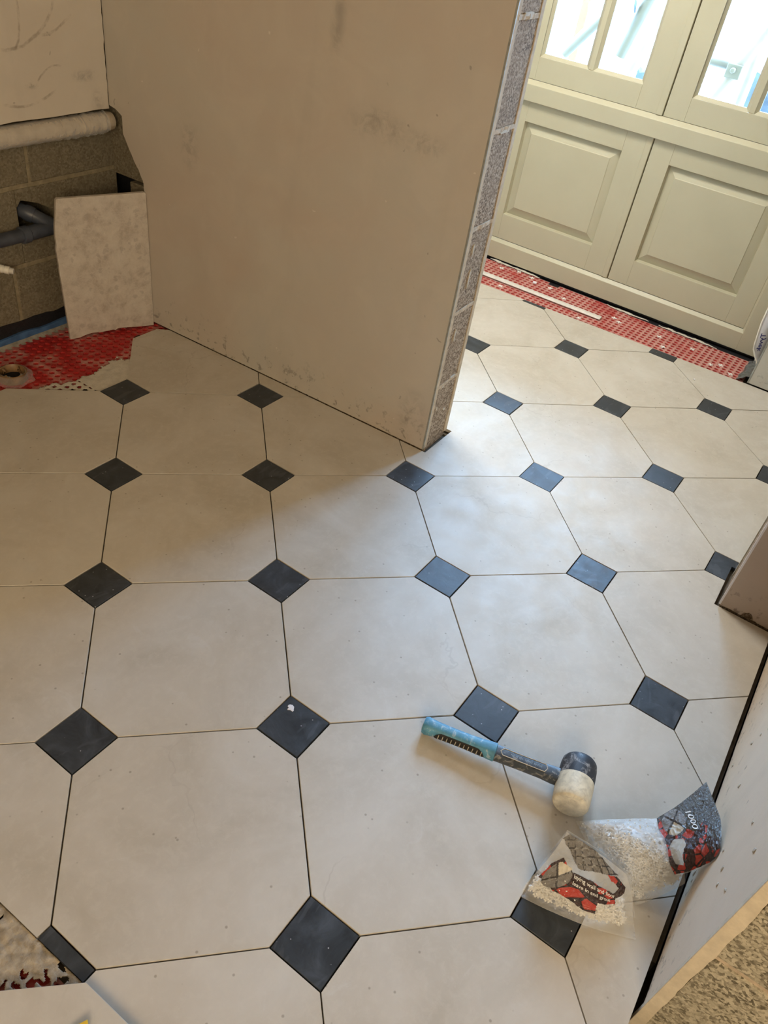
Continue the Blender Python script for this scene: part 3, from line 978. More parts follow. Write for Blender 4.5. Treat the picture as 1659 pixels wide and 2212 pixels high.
# ------------------------------------------------------------------ rest of the shell
ceil = MB().box(-2.3, 3.4, -2.5, 1.85, ZC, ZC + 0.12).build('ceiling', MT['ceiling'])
tag(ceil, 'plain ceiling over both rooms', 'ceiling', kind='structure')
o = MB().box(-2.4, -2.2, -2.5, 1.85, -0.1, ZC).build('wall_back', MT['plaster_left']); tag(o, 'plastered wall behind the camera', 'wall', kind='structure')
o = MB().box(-2.3, 1.68, -2.6, -2.4, -0.1, ZC).build('wall_side', MT['plaster_right']); tag(o, 'plastered wall of the side space', 'wall', kind='structure')
o = MB().box(1.526, 1.676, -2.4, -1.052, -0.016, ZC).build('wall_cross', MT['plaster_pier']); tag(o, 'plastered wall continuing past the pier', 'wall', kind='structure')
o = MB().box(1.678, 3.4, -1.15, -1.0, -0.016, ZC).build('wall_hall', MT['plaster_hall']); tag(o, 'plastered hall wall on the right', 'wall', kind='structure')
XL0 = 3.122
nib = root('wall_nib', 'pale grey wall nib beside the panelled doors', 'wall', (2.845, -0.371, 0), kind='structure')
f = MB(); f.box(2.845, 3.10, -1.0, -0.3725, 0.004, ZC); keep(f.build('plaster_skin', MT['plaster_hall']), nib)
f = MB(); f.box(2.8438, 2.849, -0.3765, -0.3705, 0.004, ZC); keep(f.build('corner_bead', MT['bead'], bevel=0.0006), nib)
f = MB(); f.box(3.10, 3.32, -1.0, -0.345, -0.1, ZC).box(3.10, 3.32, 1.062, 1.68, -0.1, ZC).box(3.10, 3.32, -0.345, 1.062, 2.13, ZC)
o = f.build('wall_outer', MT['plaster_hall']); tag(o, 'outer wall around the panelled doors', 'wall', kind='structure')
o = MB().box(2.93, 3.32, -0.40, 1.30, -0.0164, -0.0161).box(XL0 + 0.012, 3.32, -0.40, 1.30, -0.06, -0.0005).build('trim_3', MT['bitumen']); tag(o, 'black damp course strip and added threshold under the doors', 'trim', kind='structure')  # rear box is a threshold added to block daylight leaking under the rail

# ------------------------------------------------------------------ doors
XL = 3.122          # leaf front plane
YG = 0.343          # meeting line of the leaves


def quad_frame(mb, y0, y1, z0, z1, yi0, yi1, zi0, zi1, xo, xi):
    """sloping picture-frame surface between an outer and an inner rectangle"""
    o = [(xo, y0, z0), (xo, y1, z0), (xo, y1, z1), (xo, y0, z1)]
    i = [(xi, yi0, zi0), (xi, yi1, zi0), (xi, yi1, zi1), (xi, yi0, zi1)]
    mb.add(o + i, [(k, (k + 1) % 4, 4 + (k + 1) % 4, 4 + k) for k in range(4)])


def lower_leaf(name, y0, y1, p0, p1, label):
    """panelled lower leaf between y0 and y1, panel opening p0..p1"""
    r = root(name, label, 'door', (XL, (y0 + y1) / 2, 0.087), kind='structure')
    z0, z1, q0, q1 = 0.088, 0.654, 0.195, 0.578
    for a, b in ((y0, p0), (p1, y1)):
        f = MB(); f.box(XL, XL + 0.042, a, b, z0, z1); keep(f.build('stile', MT['paint'], bevel=0.0012), r)
    for a, b in ((z0, q0), (q1, z1)):
        f = MB(); f.box(XL + 0.0001, XL + 0.042, p0, p1, a, b); keep(f.build('rail', MT['paint'], bevel=0.0012), r)
    f = MB()
    xr = XL + 0.020
    d = 0.004
    quad_frame(f, p0, p1, q0, q1, p0 + d, p1 - d, q0 + d, q1 - d, XL + 0.006, xr)
    quad_frame(f, p0 + d, p1 - d, q0 + d, q1 - d, p0 + 0.037, p1 - 0.037, q0 + 0.037, q1 - 0.037, xr, XL + 0.007)
    quad_frame(f, p0 + 0.037, p1 - 0.037, q0 + 0.037, q1 - 0.037, p0 + 0.0395, p1 - 0.0395, q0 + 0.0395, q1 - 0.0395, XL + 0.007, XL + 0.0045)
    i0, i1, j0, j1 = p0 + 0.0395, p1 - 0.0395, q0 + 0.0395, q1 - 0.0395
    f.add([(XL + 0.0045, i0, j0), (XL + 0.0045, i1, j0), (XL + 0.0045, i1, j1), (XL + 0.0045, i0, j1)], [(0, 1, 2, 3)])
    f.add([(XL + 0.038, p0, q0), (XL + 0.038, p1, q0), (XL + 0.038, p1, q1), (XL + 0.038, p0, q1)], [(3, 2, 1, 0)])
    keep(f.build('raised_panel', MT['paint']), r)
    return r


def upper_leaf(name, y0, y1, p0, p1, label):
    r = root(name, label, 'window', (XL, (y0 + y1) / 2, 0.737), kind='structure')
    z0, z1, q0, q1 = 0.733, 2.045, 0.815, 1.95
    for a, b in ((y0, p0), (p1, y1)):
        f = MB(); f.box(XL, XL + 0.042, a, b, z0, z1); keep(f.build('stile', MT['paint'], bevel=0.0012), r)
    for a, b in ((z0, q0), (q1, z1)):
        f = MB(); f.box(XL + 0.0001, XL + 0.042, p0, p1, a, b); keep(f.build('rail', MT['paint'], bevel=0.0012), r)
    ym = (p0 + p1) / 2
    bars = [ym]
    f = MB(); f.box(XL + 0.004, XL + 0.040, ym - 0.011, ym + 0.011, q0, q1); keep(f.build('glazing_bar', MT['paint'], bevel=0.002), r)
    zs = [q0, 1.19, 1.57, q1]
    for z in zs[1:-1]:
        f = MB(); f.box(XL + 0.0042, XL + 0.0398, p0, p1, z - 0.011, z + 0.011); keep(f.build('glazing_bar', MT['paint'], bevel=0.002), r)
    for (a, b) in ((p0, ym - 0.011), (ym + 0.011, p1)):
        for k in range(3):
            c = zs[k] + (0.011 if k else 0); d = zs[k + 1] - (0.011 if k < 2 else 0)
            f = MB(); quad_frame(f, a, b, c, d, a + 0.012, b - 0.012, c + 0.012, d - 0.012, XL + 0.006, XL + 0.016)
            quad_frame(f, a + 0.012, b - 0.012, c + 0.012, d - 0.012, a + 0.012, b - 0.012, c + 0.012, d - 0.012, XL + 0.016, XL + 0.022)
            keep(f.build('glazing_bead', MT['paint']), r)
            f = MB(); f.box(XL + 0.020, XL + 0.024, a + 0.002, b - 0.002, c + 0.002, d - 0.002); keep(f.build('glass_pane', MT['glass']), r)
    return r


d1 = lower_leaf('door_1', YG + 0.002, 0.9684, 0.453, 0.885, 'sage painted lower door leaf with raised panel, nearer the block pillar')
d2 = lower_leaf('door_2', -0.2524, YG - 0.002, -0.176, 0.257, 'sage painted lower door leaf with raised panel, nearer the white wrap')
w1 = upper_leaf('window_1', YG + 0.002, 0.9684, 0.453, 0.887, 'sage painted glazed upper leaf nearer the block pillar')
w2 = upper_leaf('window_2', -0.2524, YG - 0.002, -0.176, 0.259, 'sage painted glazed upper leaf at the right edge')
for r, a, b in ((d1, 0.088, 0.654), (w1, 0.733, 2.045)):
    f = MB(); f.box(XL - 0.0035, XL + 0.003, YG + 0.003, YG + 0.027, a, b); keep(f.build('cover_bead', MT['paint'], bevel=0.001), r)
    f = MB(); f.box(XL + 0.0425, XL + 0.055, YG - 0.015, YG + 0.015, a, b); keep(f.build('gap_backing', MT['dark']), r)  # added behind the leaf gap to stop daylight, dark colour stands for shade

# fixed rails and jambs of the frame
f = MB(); f.prism([(XL - 0.016, 0, 0.656), (XL + 0.043, 0, 0.656), (XL + 0.043, 0, 0.732), (XL + 0.001, 0, 0.732), (XL - 0.016, 0, 0.716)], (0, -0.262, 0), (0, 0.978, 0))
o = f.build('trim_1', MT['paint'], bevel=0.0012); tag(o, 'sage painted middle rail with sloped ledge between panels and glazing', 'trim', kind='structure')
f = MB(); f.prism([(XL + 0.06, 0, 0.0), (XL + 0.06, 0, 0.086), (XL + 0.001, 0, 0.086), (XL - 0.0122, 0, 0.073), (XL - 0.0122, 0, 0.0)], (0, -0.262, 0), (0, 0.978, 0))
o = f.build('trim_2', MT['paint'], bevel=0.0012); tag(o, 'sage painted bottom rail of the door frame', 'trim', kind='structure')
fr = root('trim_4', 'sage painted jambs and head of the door frame', 'trim', (XL, YG, 0), kind='structure')
f = MB(); f.prism([(XL - 0.012, -0.344, 0), (XL - 0.012, -0.262, 0), (XL + 0.001, -0.2525, 0), (XL + 0.06, -0.2525, 0), (XL + 0.06, -0.344, 0)], (0, 0, 0), (0, 0, 2.12)); keep(f.build('jamb', MT['paint']), fr)
f = MB(); f.prism([(XL - 0.012, 1.06, 0), (XL - 0.012, 0.978, 0), (XL + 0.001, 0.9685, 0), (XL + 0.06, 0.9685, 0), (XL + 0.06, 1.06, 0)], (0, 0, 0), (0, 0, 2.12)); keep(f.build('jamb', MT['paint']), fr)
f = MB(); f.box(XL - 0.012, XL + 0.06, -0.344, 1.06, 2.047, 2.128); keep(f.build('head', MT['paint']), fr)


# ------------------------------------------------------------------ lettering
def text_verts(txt, size, bold=0.0):
    cu = bpy.data.curves.new('lettering_src', 'FONT')
    cu.body = txt; cu.size = size; cu.offset = bold
    ob = bpy.data.objects.new('lettering_src', cu)
    COL.objects.link(ob)
    dg = bpy.context.evaluated_depsgraph_get()
    me = ob.evaluated_get(dg).to_mesh()
    vs = [v.co.copy() for v in me.vertices]
    fs = [tuple(p.vertices) for p in me.polygons]
    ob.evaluated_get(dg).to_mesh_clear()
    bpy.data.objects.remove(ob); bpy.data.curves.remove(cu)
    return vs, fs


# ------------------------------------------------------------------ house wrap beside the doors
prof = [(-0.372, 0.070), (-0.366, 0.085), (-0.350, 0.105), (-0.338, 0.125), (-0.333, 0.145), (-0.330, 0.17), (-0.326, 0.20), (-0.322, 0.23), (-0.321, 0.26), (-0.320, 0.32), (-0.321, 0.42), (-0.322, 0.6), (-0.324, 0.9), (-0.324, 1.3), (-0.324, 1.9)]
f = MB(); n = len(prof)
vs = []
for y, z in prof:
    vs.append((2.862 + 0.006 * math.sin(z * 25), y, z)); vs.append((2.905, -0.374, z))
f.add(vs, [(2 * i, 2 * i + 1, 2 * i + 3, 2 * i + 2) for i in range(n - 1)])
wrap = f.build('house_wrap', MT['wrap'], smooth=True, angle=80)
md = wrap.modifiers.new('thick', 'SOLIDIFY'); md.thickness = 0.0012
tag(wrap, 'white printed house wrap curling out beside the door frame', 'house wrap')
f = MB(); f.tube([(2.861 + 0.006 * math.sin(z * 25), y, z) for y, z in prof], 0.0028, 8); keep(f.build('rolled_edge', MT['white_plastic'], smooth=True), wrap)


def wrap_text(txt, zc, size, off=0.30, mat='ink_blue'):
    vs, fs = text_verts(txt, size, 0.0006)
    out = []
    for v in vs:
        z = zc - v.x
        for (ya, za), (yb, zb) in zip(prof[:-1], prof[1:]):
            if za <= z <= zb:
                ye = ya + (yb - ya) * (z - za) / (zb - za)
                break
        else:
            ye = prof[0][0]
        xe = 2.862 + 0.006 * math.sin(z * 25)
        t = off + (size * 0.7 - v.y) * -1.0 / 0.062
        t = max(0.02, min(0.98, off + (size * 0.35 - v.y) / 0.062))
        out.append((xe + (2.905 - xe) * t - 0.0020, ye + (-0.374 - ye) * t - 0.0016, z))
    f = MB(); f.add(out, fs)
    keep(f.build('lettering', MT[mat]), wrap)


wrap_text('Tyvek', 0.190, 0.029, 0.36)
wrap_text('.. i.', 0.275, 0.022, 0.30, 'ink_dark')

# crumpled dark sheet at the foot of the nib
f = MB(); nu = 9; nv = 7
vs = []
for a in range(nu):
    for b in range(nv):
        x = 2.865 + 0.19 * a / (nu - 1); y = -0.375 + 0.045 * b / (nv - 1)
        z = -0.010 + 0.030 * (1 - b / (nv - 1)) + 0.018 * abs(noise.noise(Vector((x * 45, y * 60, 2))))
        y += 0.008 * noise.noise(Vector((x * 50, y * 50, 9)))
        vs.append((x, y, z))
f.add(vs, [(a * nv + b, a * nv + b + 1, (a + 1) * nv + b + 1, (a + 1) * nv + b) for a in range(nu - 1) for b in range(nv - 1)])
o = f.build('damp_proof_sheet', plain('grey_black_sheet', (0.10, 0.11, 0.11), 0.3, 0.6, var=0.7, scale=40))
tag(o, 'crumpled grey black plastic sheet at the foot of the nib', 'plastic sheet')

# ------------------------------------------------------------------ things on the membrane strip by the doors
f = MB()
f.add([(2.940, 0.262, -0.0105), (2.912, 0.262, -0.0105), (2.905, 0.262, -0.004), (2.918, 0.262, 0.0005), (2.937, 0.262, -0.001),
       (2.930, 1.02, -0.0105), (2.902, 1.02, -0.0105), (2.895, 1.02, -0.004), (2.908, 1.02, 0.0005), (2.927, 1.02, -0.001)],
      [(0, 1, 2, 3, 4), (9, 8, 7, 6, 5)] + [(k, (k + 1) % 5, (k + 1) % 5 + 5, k + 5) for k in range(5)])
o = f.build('edging_strip', MT['strip'], bevel=0.001)
tag(o, 'long pale dusty strip lying on the red membrane by the doors', 'strip')


def cross_mesh(a=0.0115, w=0.0032, h=0.0032):
    p = [(w, a), (-w, a), (-w, w), (-a, w), (-a, -w), (-w, -w), (-w, -a), (w, -a), (w, -w), (a, -w), (a, w), (w, w)]
    f = MB(); f.prism([(x, y, 0) for x, y in p], (0, 0, 0), (0, 0, h))
    return f


first = None
ORD = ['first', 'second', 'third', 'fourth', 'fifth', 'sixth', 'seventh', 'eighth', 'ninth', 'tenth', 'eleventh', 'twelfth', 'thirteenth', 'fourteenth', 'fifteenth']
SP = [(3.082, 0.725), (3.070, 0.655), (3.037, 0.548), (2.988, 0.225), (2.965, 0.195), (2.977, 0.02), (2.896, -0.022), (2.905, -0.216), (2.935, -0.250), (2.890, -0.30), (2.98, -0.12), (3.05, 0.799), (2.865, 0.71), (2.855, 0.334), (2.985, 0.46)]
for q, (x, y) in enumerate(sorted(SP, key=lambda p: p[1])):
    if first is None:
        first = cross_mesh(0.0105, 0.0022).build('tile_spacer', MT['spacer'])
        o = first
    else:
        o = bpy.data.objects.new('tile_spacer', first.data); COL.objects.link(o)
    o.location = (x, y, -0.0110); o.rotation_euler = (0, 0, random.uniform(0, 1.5))
    tag(o, 'white cross tile spacer on the red strip, %s from the grey nib' % ORD[q], 'tile spacer', 'loose spacers on the membrane strip')


def lump(name, c, r, mat, seed=0, flat=0.7):
    bm = bmesh.new(); bmesh.ops.create_icosphere(bm, subdivisions=2, radius=1)
    for v in bm.verts:
        k = 1 + 0.35 * noise.noise(v.co * 1.8 + Vector((seed, 0, 0)))
        v.co = Vector((v.co.x * r * k, v.co.y * r * k, max(-r * flat * 0.6, v.co.z * r * k * flat)))
    me = bpy.data.meshes.new(name); bm.to_mesh(me); bm.free(); me.materials.append(mat)
    o = bpy.data.objects.new(name, me); COL.objects.link(o); o.location = c
    return o


o = lump('plaster_crumb', (3.026, 0.62, -0.007), 0.009, MT['wrap'], 1); tag(o, 'white plaster crumb on the red membrane near the doors', 'crumb')
o = lump('plaster_crumb', (2.70, -0.205, 0.0022), 0.004, MT['wrap'], 5); tag(o, 'tiny pale crumb on the tile below the red strip', 'crumb')
# ragged adhesive left along the back edge of the membrane strip
for ya, yb, lab in ((-0.20, 0.06, 'ragged pale adhesive along the rear edge of the red strip, nearest the nib'), (0.10, 0.30, 'ragged pale adhesive behind the red strip under the door meeting line'), (0.62, 0.90, 'ragged pale adhesive behind the red strip near the block pillar')):
    ae = lumpy('adhesive_ridge', lambda x, y: ya < y < yb and abs(x - (3.078 + 0.03 * y + 0.006 * noise.noise(Vector((y * 14, 2, 0))))) < (0.007 + 0.006 * noise.noise(Vector((y * 40, x * 30, 0)))) * min(1, (y - ya) * 20, (yb - y) * 20),
               3.03, 3.118, ya, yb, -0.0112, 0.0032, MT['adhesive_pale'], 0.003, 0.8)
    tag(ae, lab, 'adhesive')

# ------------------------------------------------------------------ alcove: leaning stone offcut
BLc = Vector((1.246, 1.469, -0.0105)); eU = Vector((1.513, 1.3745, 0)) - Vector((1.246, 1.469, 0)); eU.normalize()
eN = Vector((-eU.y, eU.x, 0))    # points to the wall
out = [(0.0, 0.002), (0.03, 0.003), (0.055, 0.010), (0.075, 0.012), (0.10, 0.0095), (0.128, 0.010), (0.142, 0.011), (0.150, 0.008), (0.158, 0.013), (0.175, 0.012), (0.20, 0.009), (0.23, 0.006), (0.255, 0.004), (0.2835, 0.002),
       (0.2825, 0.20), (0.280, 0.444), (0.276, 0.4475), (0.14, 0.448), (0.012, 0.449), (0.008, 0.445), (0.003, 0.41), (-0.004, 0.37), (-0.0065, 0.34), (-0.006, 0.315), (-0.009, 0.30), (-0.007, 0.26), (-0.007, 0.225), (-0.004, 0.15)]
f = MB()
lean = 0.004
f.prism([BLc + eU * u + Vector((0, 0, v)) + eN * (lean * v / 0.45) for u, v in out], (0, 0, 0), eN * 0.013)
o = f.build('stone_offcut', MT['offcut'], bevel=0.0012)
tag(o, 'pale mottled stone offcut with broken edges leaning in the alcove corner', 'stone offcut')

# wrapped heating pipe under the plaster
f = MB()
path = []; rs = []
for k in range(160):
    x = -0.6 + 2.12 * k / 159
    path.append((x, 1.527, 0.6035)); rs.append(0.0262 + 0.0011 * noise.noise(Vector((x * 24, 0, 0))) + 0.0008 * noise.noise(Vector((x * 80, 2, 0))))
f.tube(path, rs, 22)
pipe = f.build('wrapped_pipe', plain('buff_pipe_lagging', (0.50, 0.42, 0.31), 0.45, 0.5, var=0.16, scale=28, bump=0.5), smooth=True, angle=80)
tag(pipe, 'buff pipe wrapped in clear film below the alcove plaster', 'pipe')
f = MB(); path = []; rs = []
for k in range(220):
    x = 1.04 + 0.455 * k / 219
    cr_ = 0.35 + 0.65 * min(1, max(0, (x - 1.30) / 0.08))
    path.append((x, 1.5262, 0.603)); rs.append(0.0287 + cr_ * (0.0016 * noise.noise(Vector((x * 55, 5, 0))) + 0.0022 * max(0, noise.noise(Vector((x * 130, 1, 0))))))
f.tube(path, rs, 40, cap=False)
for v in f.v:
    ax = Vector((v.x, 1.5262, 0.603))
    cr_ = 0.25 + 0.75 * min(1, max(0, (v.x - 1.30) / 0.08))
    v += (v - ax) * cr_ * (0.13 * noise.noise(v * 60) + 0.10 * (0.5 - abs(noise.noise(v * 110))))
keep(f.build('plastic_wrapping', MT['film_wrap'], smooth=True, angle=70), pipe)

# waste pipe with branch
wp = root('waste_pipe', 'dark grey waste pipe with branch entering a hole in the blockwork', 'pipe', (1.2, 1.545, 0.33))
PY_, PZ_ = 1.540, 0.327
f = MB(); f.tube([(0.2, PY_, PZ_ + 0.006), (1.18, PY_, PZ_)], 0.0195, 24); keep(f.build('pipe_run', MT['pvc'], smooth=True), wp)
f = MB(); f.tube([(1.172, PY_, PZ_), (1.174, PY_, PZ_), (1.182, PY_, PZ_), (1.196, PY_, PZ_), (1.199, PY_, PZ_)], [0.0215, 0.0245, 0.0248, 0.0245, 0.0215], 24); keep(f.build('socket', MT['pvc'], smooth=True), wp)
f = MB(); f.tube([(1.198, PY_, PZ_), (1.25, PY_, PZ_ + 0.001), (1.34, PY_, PZ_ + 0.002), (1.50, PY_, PZ_ + 0.004)], [0.0212, 0.0215, 0.0215, 0.0205], 24); keep(f.build('tee_body', MT['pvc'], smooth=True), wp)
f = MB(); f.tube([(1.290, PY_, PZ_ + 0.002), (1.262, PY_ + 0.008, PZ_ + 0.022), (1.240, PY_ + 0.020, PZ_ + 0.038), (1.222, PY_ + 0.045, PZ_ + 0.048), (1.212, PY_ + 0.085, PZ_ + 0.053)], [0.0215, 0.0205, 0.0205, 0.0205, 0.0205], 22); keep(f.build('branch', MT['pvc'], smooth=True), wp)
f = MB(); f.tube([(1.240, PY_ + 0.021, PZ_ + 0.038), (1.232, PY_ + 0.031, PZ_ + 0.043), (1.225, PY_ + 0.041, PZ_ + 0.047)], [0.0228, 0.0245, 0.0228], 22); keep(f.build('branch_socket', MT['pvc'], smooth=True), wp)

# white push-fit stub
st = root('pipe_stub', 'white push fit pipe stub poking out of the blockwork', 'pipe fitting', (1.12, 1.56, 0.245))
e0 = Vector((1.088, 1.572, 0.243)); e1 = Vector((1.124, 1.527, 0.2345)); ed = (e1 - e0)
f = MB(); f.tube([e0, e0 + ed * 0.35], 0.0075, 16); keep(f.build('pipe_tail', MT['white_plastic'], smooth=True), st)
f = MB(); f.tube([e0 + ed * t for t in (0.30, 0.32, 0.5, 0.52, 0.56, 0.58, 0.78, 0.80)], [0.0105, 0.0122, 0.0122, 0.0108, 0.0108, 0.0118, 0.0118, 0.010], 20); keep(f.build('collar', MT['white_plastic'], smooth=True), st)
f = MB(); f.tube([e0 + ed * t for t in (0.79, 0.81, 0.97, 1.0)], [0.008, 0.0092, 0.0090, 0.0078], 18); keep(f.build('stop_end', MT['grey_plastic'], smooth=True), st)

# floor waste cup
dc = Vector((0.978, 1.392, -0.011))
dr = root('floor_waste', 'brown plastic waste outlet rising through the red membrane', 'drain', dc)


def ring(cz, r, n=28):
    return [dc + Vector((r * math.cos(2 * math.pi * k / n), r * math.sin(2 * math.pi * k / n), cz)) for k in range(n)]


f = MB(); prof2 = [(-0.002, 0.040), (0.020, 0.040), (0.026, 0.041), (0.027, 0.038), (0.024, 0.036), (0.002, 0.034)]
vs = [];
for z, r in prof2:
    vs += ring(z, r)
n = 28
fs = [(i * n + k, i * n + (k + 1) % n, (i + 1) * n + (k + 1) % n, (i + 1) * n + k) for i in range(len(prof2) - 1) for k in range(n)]
f.add(vs, fs); keep(f.build('outlet_cup', MT['brown_plastic'], smooth=True), dr)
f = MB(); f.add(ring(0.003, 0.0345), [tuple(range(n))]); keep(f.build('outlet_floor', MT['dark']), dr)
for a in (0.3, 1.9, 3.5, 5.0):
    f = MB(); p = dc + Vector((0.034 * math.cos(a), 0.034 * math.sin(a), 0.004)); f.tube([p, p + Vector((-0.008 * math.cos(a), -0.008 * math.sin(a), 0.014)), p + Vector((-0.003 * math.cos(a), -0.003 * math.sin(a), 0.020))], 0.004, 8); keep(f.build('fixing_lug', MT['brown_plastic'], smooth=True), dr)
f = MB(); vs = [dc + Vector((0, 0, 0.027))]
nn = 26
for j, (rr, zz) in enumerate(((0.036, 0.0272), (0.048, 0.018), (0.060, 0.004))):
    for k in range(nn):
        a = 2 * math.pi * k / nn
        q = rr * (1 + 0.16 * noise.noise(Vector((math.cos(a) * 2, math.sin(a) * 2, j * 0.3))))
        vs.append(dc + Vector((q * math.cos(a), q * math.sin(a), zz + 0.004 * noise.noise(Vector((a * 3, j, 0))))))
fs = []
for j in range(2):
    for k in range(nn):
        fs.append((1 + j * nn + k, 1 + j * nn + (k + 1) % nn, 1 + (j + 1) * nn + (k + 1) % nn, 1 + (j + 1) * nn + k))
f.add(vs, fs); keep(f.build('plastic_film', MT['film_thin'], smooth=True, angle=80), dr)

# ------------------------------------------------------------------ mallet
mal = root('rubber_mallet', 'rubber mallet with blue grip and black and white head', 'mallet', (0.76, -0.37, 0))
HB = Vector((0.7215, -0.214, 0.0185)); HC = Vector((0.784, -0.513, 0.0355))
HD = (HC - HB).normalized(); HA = Vector((-0.978, -0.208, 0.0)); HA = (HA - HD * HA.dot(HD)).normalized()
HU = HA.cross(HD).normalized()
if HU.z < 0:
    HU = -HU
HL = (HC - HB).length


def hpt(t, a, ra, rb):
    """point on the handle: t metres from the butt, angle a (0 = towards HA, 90 = up)"""
    return HB + HD * t + HA * ra * math.cos(a) + HU * rb * math.sin(a)


def grip_r(t):
    k = t / 0.145
    base = 0.0165 - 0.0022 * math.sin(math.pi * min(1, k)) + (0.001 if t > 0.13 else 0)
    if t < 0.006:
        base *= 0.80 + 0.20 * (t / 0.006)
    if t < 0.022:
        base += 0.0018 * (1 - t / 0.022)
    return base


def sect(mb, ts, rf, n=24, cap=True, p=2.6):
    vs = []
    for t in ts:
        ra, rb = rf(t)
        for k in range(n):
            a = 2 * math.pi * k / n
            c, s = math.cos(a), math.sin(a)
            q = (abs(c) ** p + abs(s) ** p) ** (-1 / p)
            vs.append(HB + HD * t + HA * (ra * q * c) + HU * (rb * q * s))
    fs = [(i * n + k, i * n + (k + 1) % n, (i + 1) * n + (k + 1) % n, (i + 1) * n + k) for i in range(len(ts) - 1) for k in range(n)]
    if cap:
        fs += [tuple(range(n - 1, -1, -1)), tuple((len(ts) - 1) * n + k for k in range(n))]
    return mb.add(vs, fs)


ts = [0, 0.002, 0.006, 0.012, 0.02, 0.03, 0.045, 0.06, 0.075, 0.09, 0.105, 0.12, 0.132, 0.142, 0.148, 0.150]
f = sect(MB(), ts, lambda t: (grip_r(t), grip_r(t) * 0.92) if t < 0.149 else (0.0125, 0.0115))
grip = keep(f.build('grip', MT['rub_blue'], smooth=True, angle=60), mal)
# black ribbed inlay on the near side of the grip
f = MB(); na = 9; nt_ = 30; vs = []
for i in range(nt_ + 1):
    t = 0.026 + 0.104 * i / nt_
    e = min(1.0, 8 * (i / nt_), 8 * (1 - i / nt_)) ** 0.5 if 0 < i < nt_ else 0.02
    for j in range(na):
        a = math.radians(-14 + 52 * e * (j / (na - 1) * 2 - 1))
        r = grip_r(t) + 0.0009
        c, s = math.cos(a), math.sin(a)
        q = (abs(c) ** 2.6 + abs(s) ** 2.6) ** (-1 / 2.6)
        vs.append(HB + HD * t + HA * (r * q * c) + HU * (r * 0.92 * q * s))
f.add(vs, [(i * na + j, i * na + j + 1, (i + 1) * na + j + 1, (i + 1) * na + j) for i in range(nt_) for j in range(na - 1)])
o = f.build('grip_inlay', plain('black_inlay', (0.022, 0.020, 0.018), 0.6, 0.3, var=0.3)); keep(o, mal)
for k in range(11):
    t = 0.034 + 0.0088 * k
    f = MB(); q = []
    for j in range(7):
        a = math.radians(-48 + 70 * j / 6)
        r = grip_r(t) + 0.0013
        c, s = math.cos(a), math.sin(a); qq = (abs(c) ** 2.6 + abs(s) ** 2.6) ** (-1 / 2.6)
        q.append(HB + HD * (t + 0.0018 * (j / 6)) + HA * (r * qq * c) + HU * (r * 0.92 * qq * s))
    f.tube(q, 0.00085, 6); keep(f.build('grip_rib', MT['rib'], smooth=True), mal)
f = sect(MB(), [0.0, 0.0008], lambda t: (0.0115, 0.0105)); 
for v in f.v:
    v -= HD * 0.0012
keep(f.build('butt_cap', MT['adhesive_pale']), mal)
# shaft with sunk flat on top
f = sect(MB(), [0.146, 0.152, 0.158, 0.20, 0.24, 0.262, 0.300], lambda t: (0.0142 - 0.0012 * min(1, (t - 0.146) / 0.05) + (0.0015 if t > 0.25 else 0), 0.0118 + (0.001 if t > 0.25 else 0)), p=5)
shaft = keep(f.build('shaft', MT['shaft'], smooth=True, angle=35), mal)
f = MB(); q = []
for (t, a) in [(0.157, 0.0), (0.163, 0.008), (0.246, 0.0085), (0.250, 0.0), (0.246, -0.0085), (0.163, -0.008)]:
    q.append(HB + HD * t + HA * a + HU * 0.0119)
for a, b in zip(q, q[1:] + q[:1]):
    f.tube([a, b], 0.0008, 6)
keep(f.build('flute_rim', MT['rib'], smooth=True), mal)
# faint moulded lettering, worn to unreadable strokes
f = MB()
for k in range(26):
    if k in (6, 10, 11, 18):
        continue
    t = 0.178 + 0.0024 * k
    b = HB + HD * t + HU * 0.01195 + HA * 0.0
    hgt = 0.0024 + 0.0008 * ((k * 7) % 3 - 1)
    f.prism([b - HA * hgt, b - HA * hgt + HD * 0.0009, b + HA * hgt + HD * 0.0009, b + HA * hgt], (0, 0, 0), HU * 0.0002)
keep(f.build('worn_lettering', plain('worn_print', (0.22, 0.28, 0.33), 0.5, 0.4)), mal)


def head_part(a0, a1, face, name, mat, prof):
    f = MB(); n = 36; vs = []
    s = Vector(HD); u = HU
    for t, r in prof:
        c = HC + HA * t
        vs += [c + s * r * math.cos(2 * math.pi * k / n) + u * r * math.sin(2 * math.pi * k / n) for k in range(n)]
    m_ = len(prof)
    fs = [(i * n + k, i * n + (k + 1) % n, (i + 1) * n + (k + 1) % n, (i + 1) * n + k) for i in range(m_ - 1) for k in range(n)]
    fs += [tuple(range(n)), tuple((m_ - 1) * n + k for k in range(n))]
    f.add(vs, fs)
    keep(f.build(name, mat, smooth=True, angle=45), mal)


head_part(0, 0, 0, 'white_head_half', MT['rub_white'], [(-0.004, 0.0352), (0.004, 0.0353), (0.02, 0.0352), (0.036, 0.0345), (0.046, 0.0335), (0.0495, 0.0318), (0.0512, 0.0290)])
head_part(0, 0, 0, 'black_head_half', MT['rub_black'], [(-0.0045, 0.0350), (-0.02, 0.0350), (-0.036, 0.0345), (-0.047, 0.0330), (-0.0515, 0.0300), (-0.053, 0.0250)])


# ------------------------------------------------------------------ bags of spacers
def cr(p0, p1, p2, p3, t):
    return 0.5 * ((2 * p1) + (p2 - p0) * t + (2 * p0 - 5 * p1 + 4 * p2 - p3) * t * t + (3 * p1 - p0 - 3 * p2 + p3) * t ** 3)


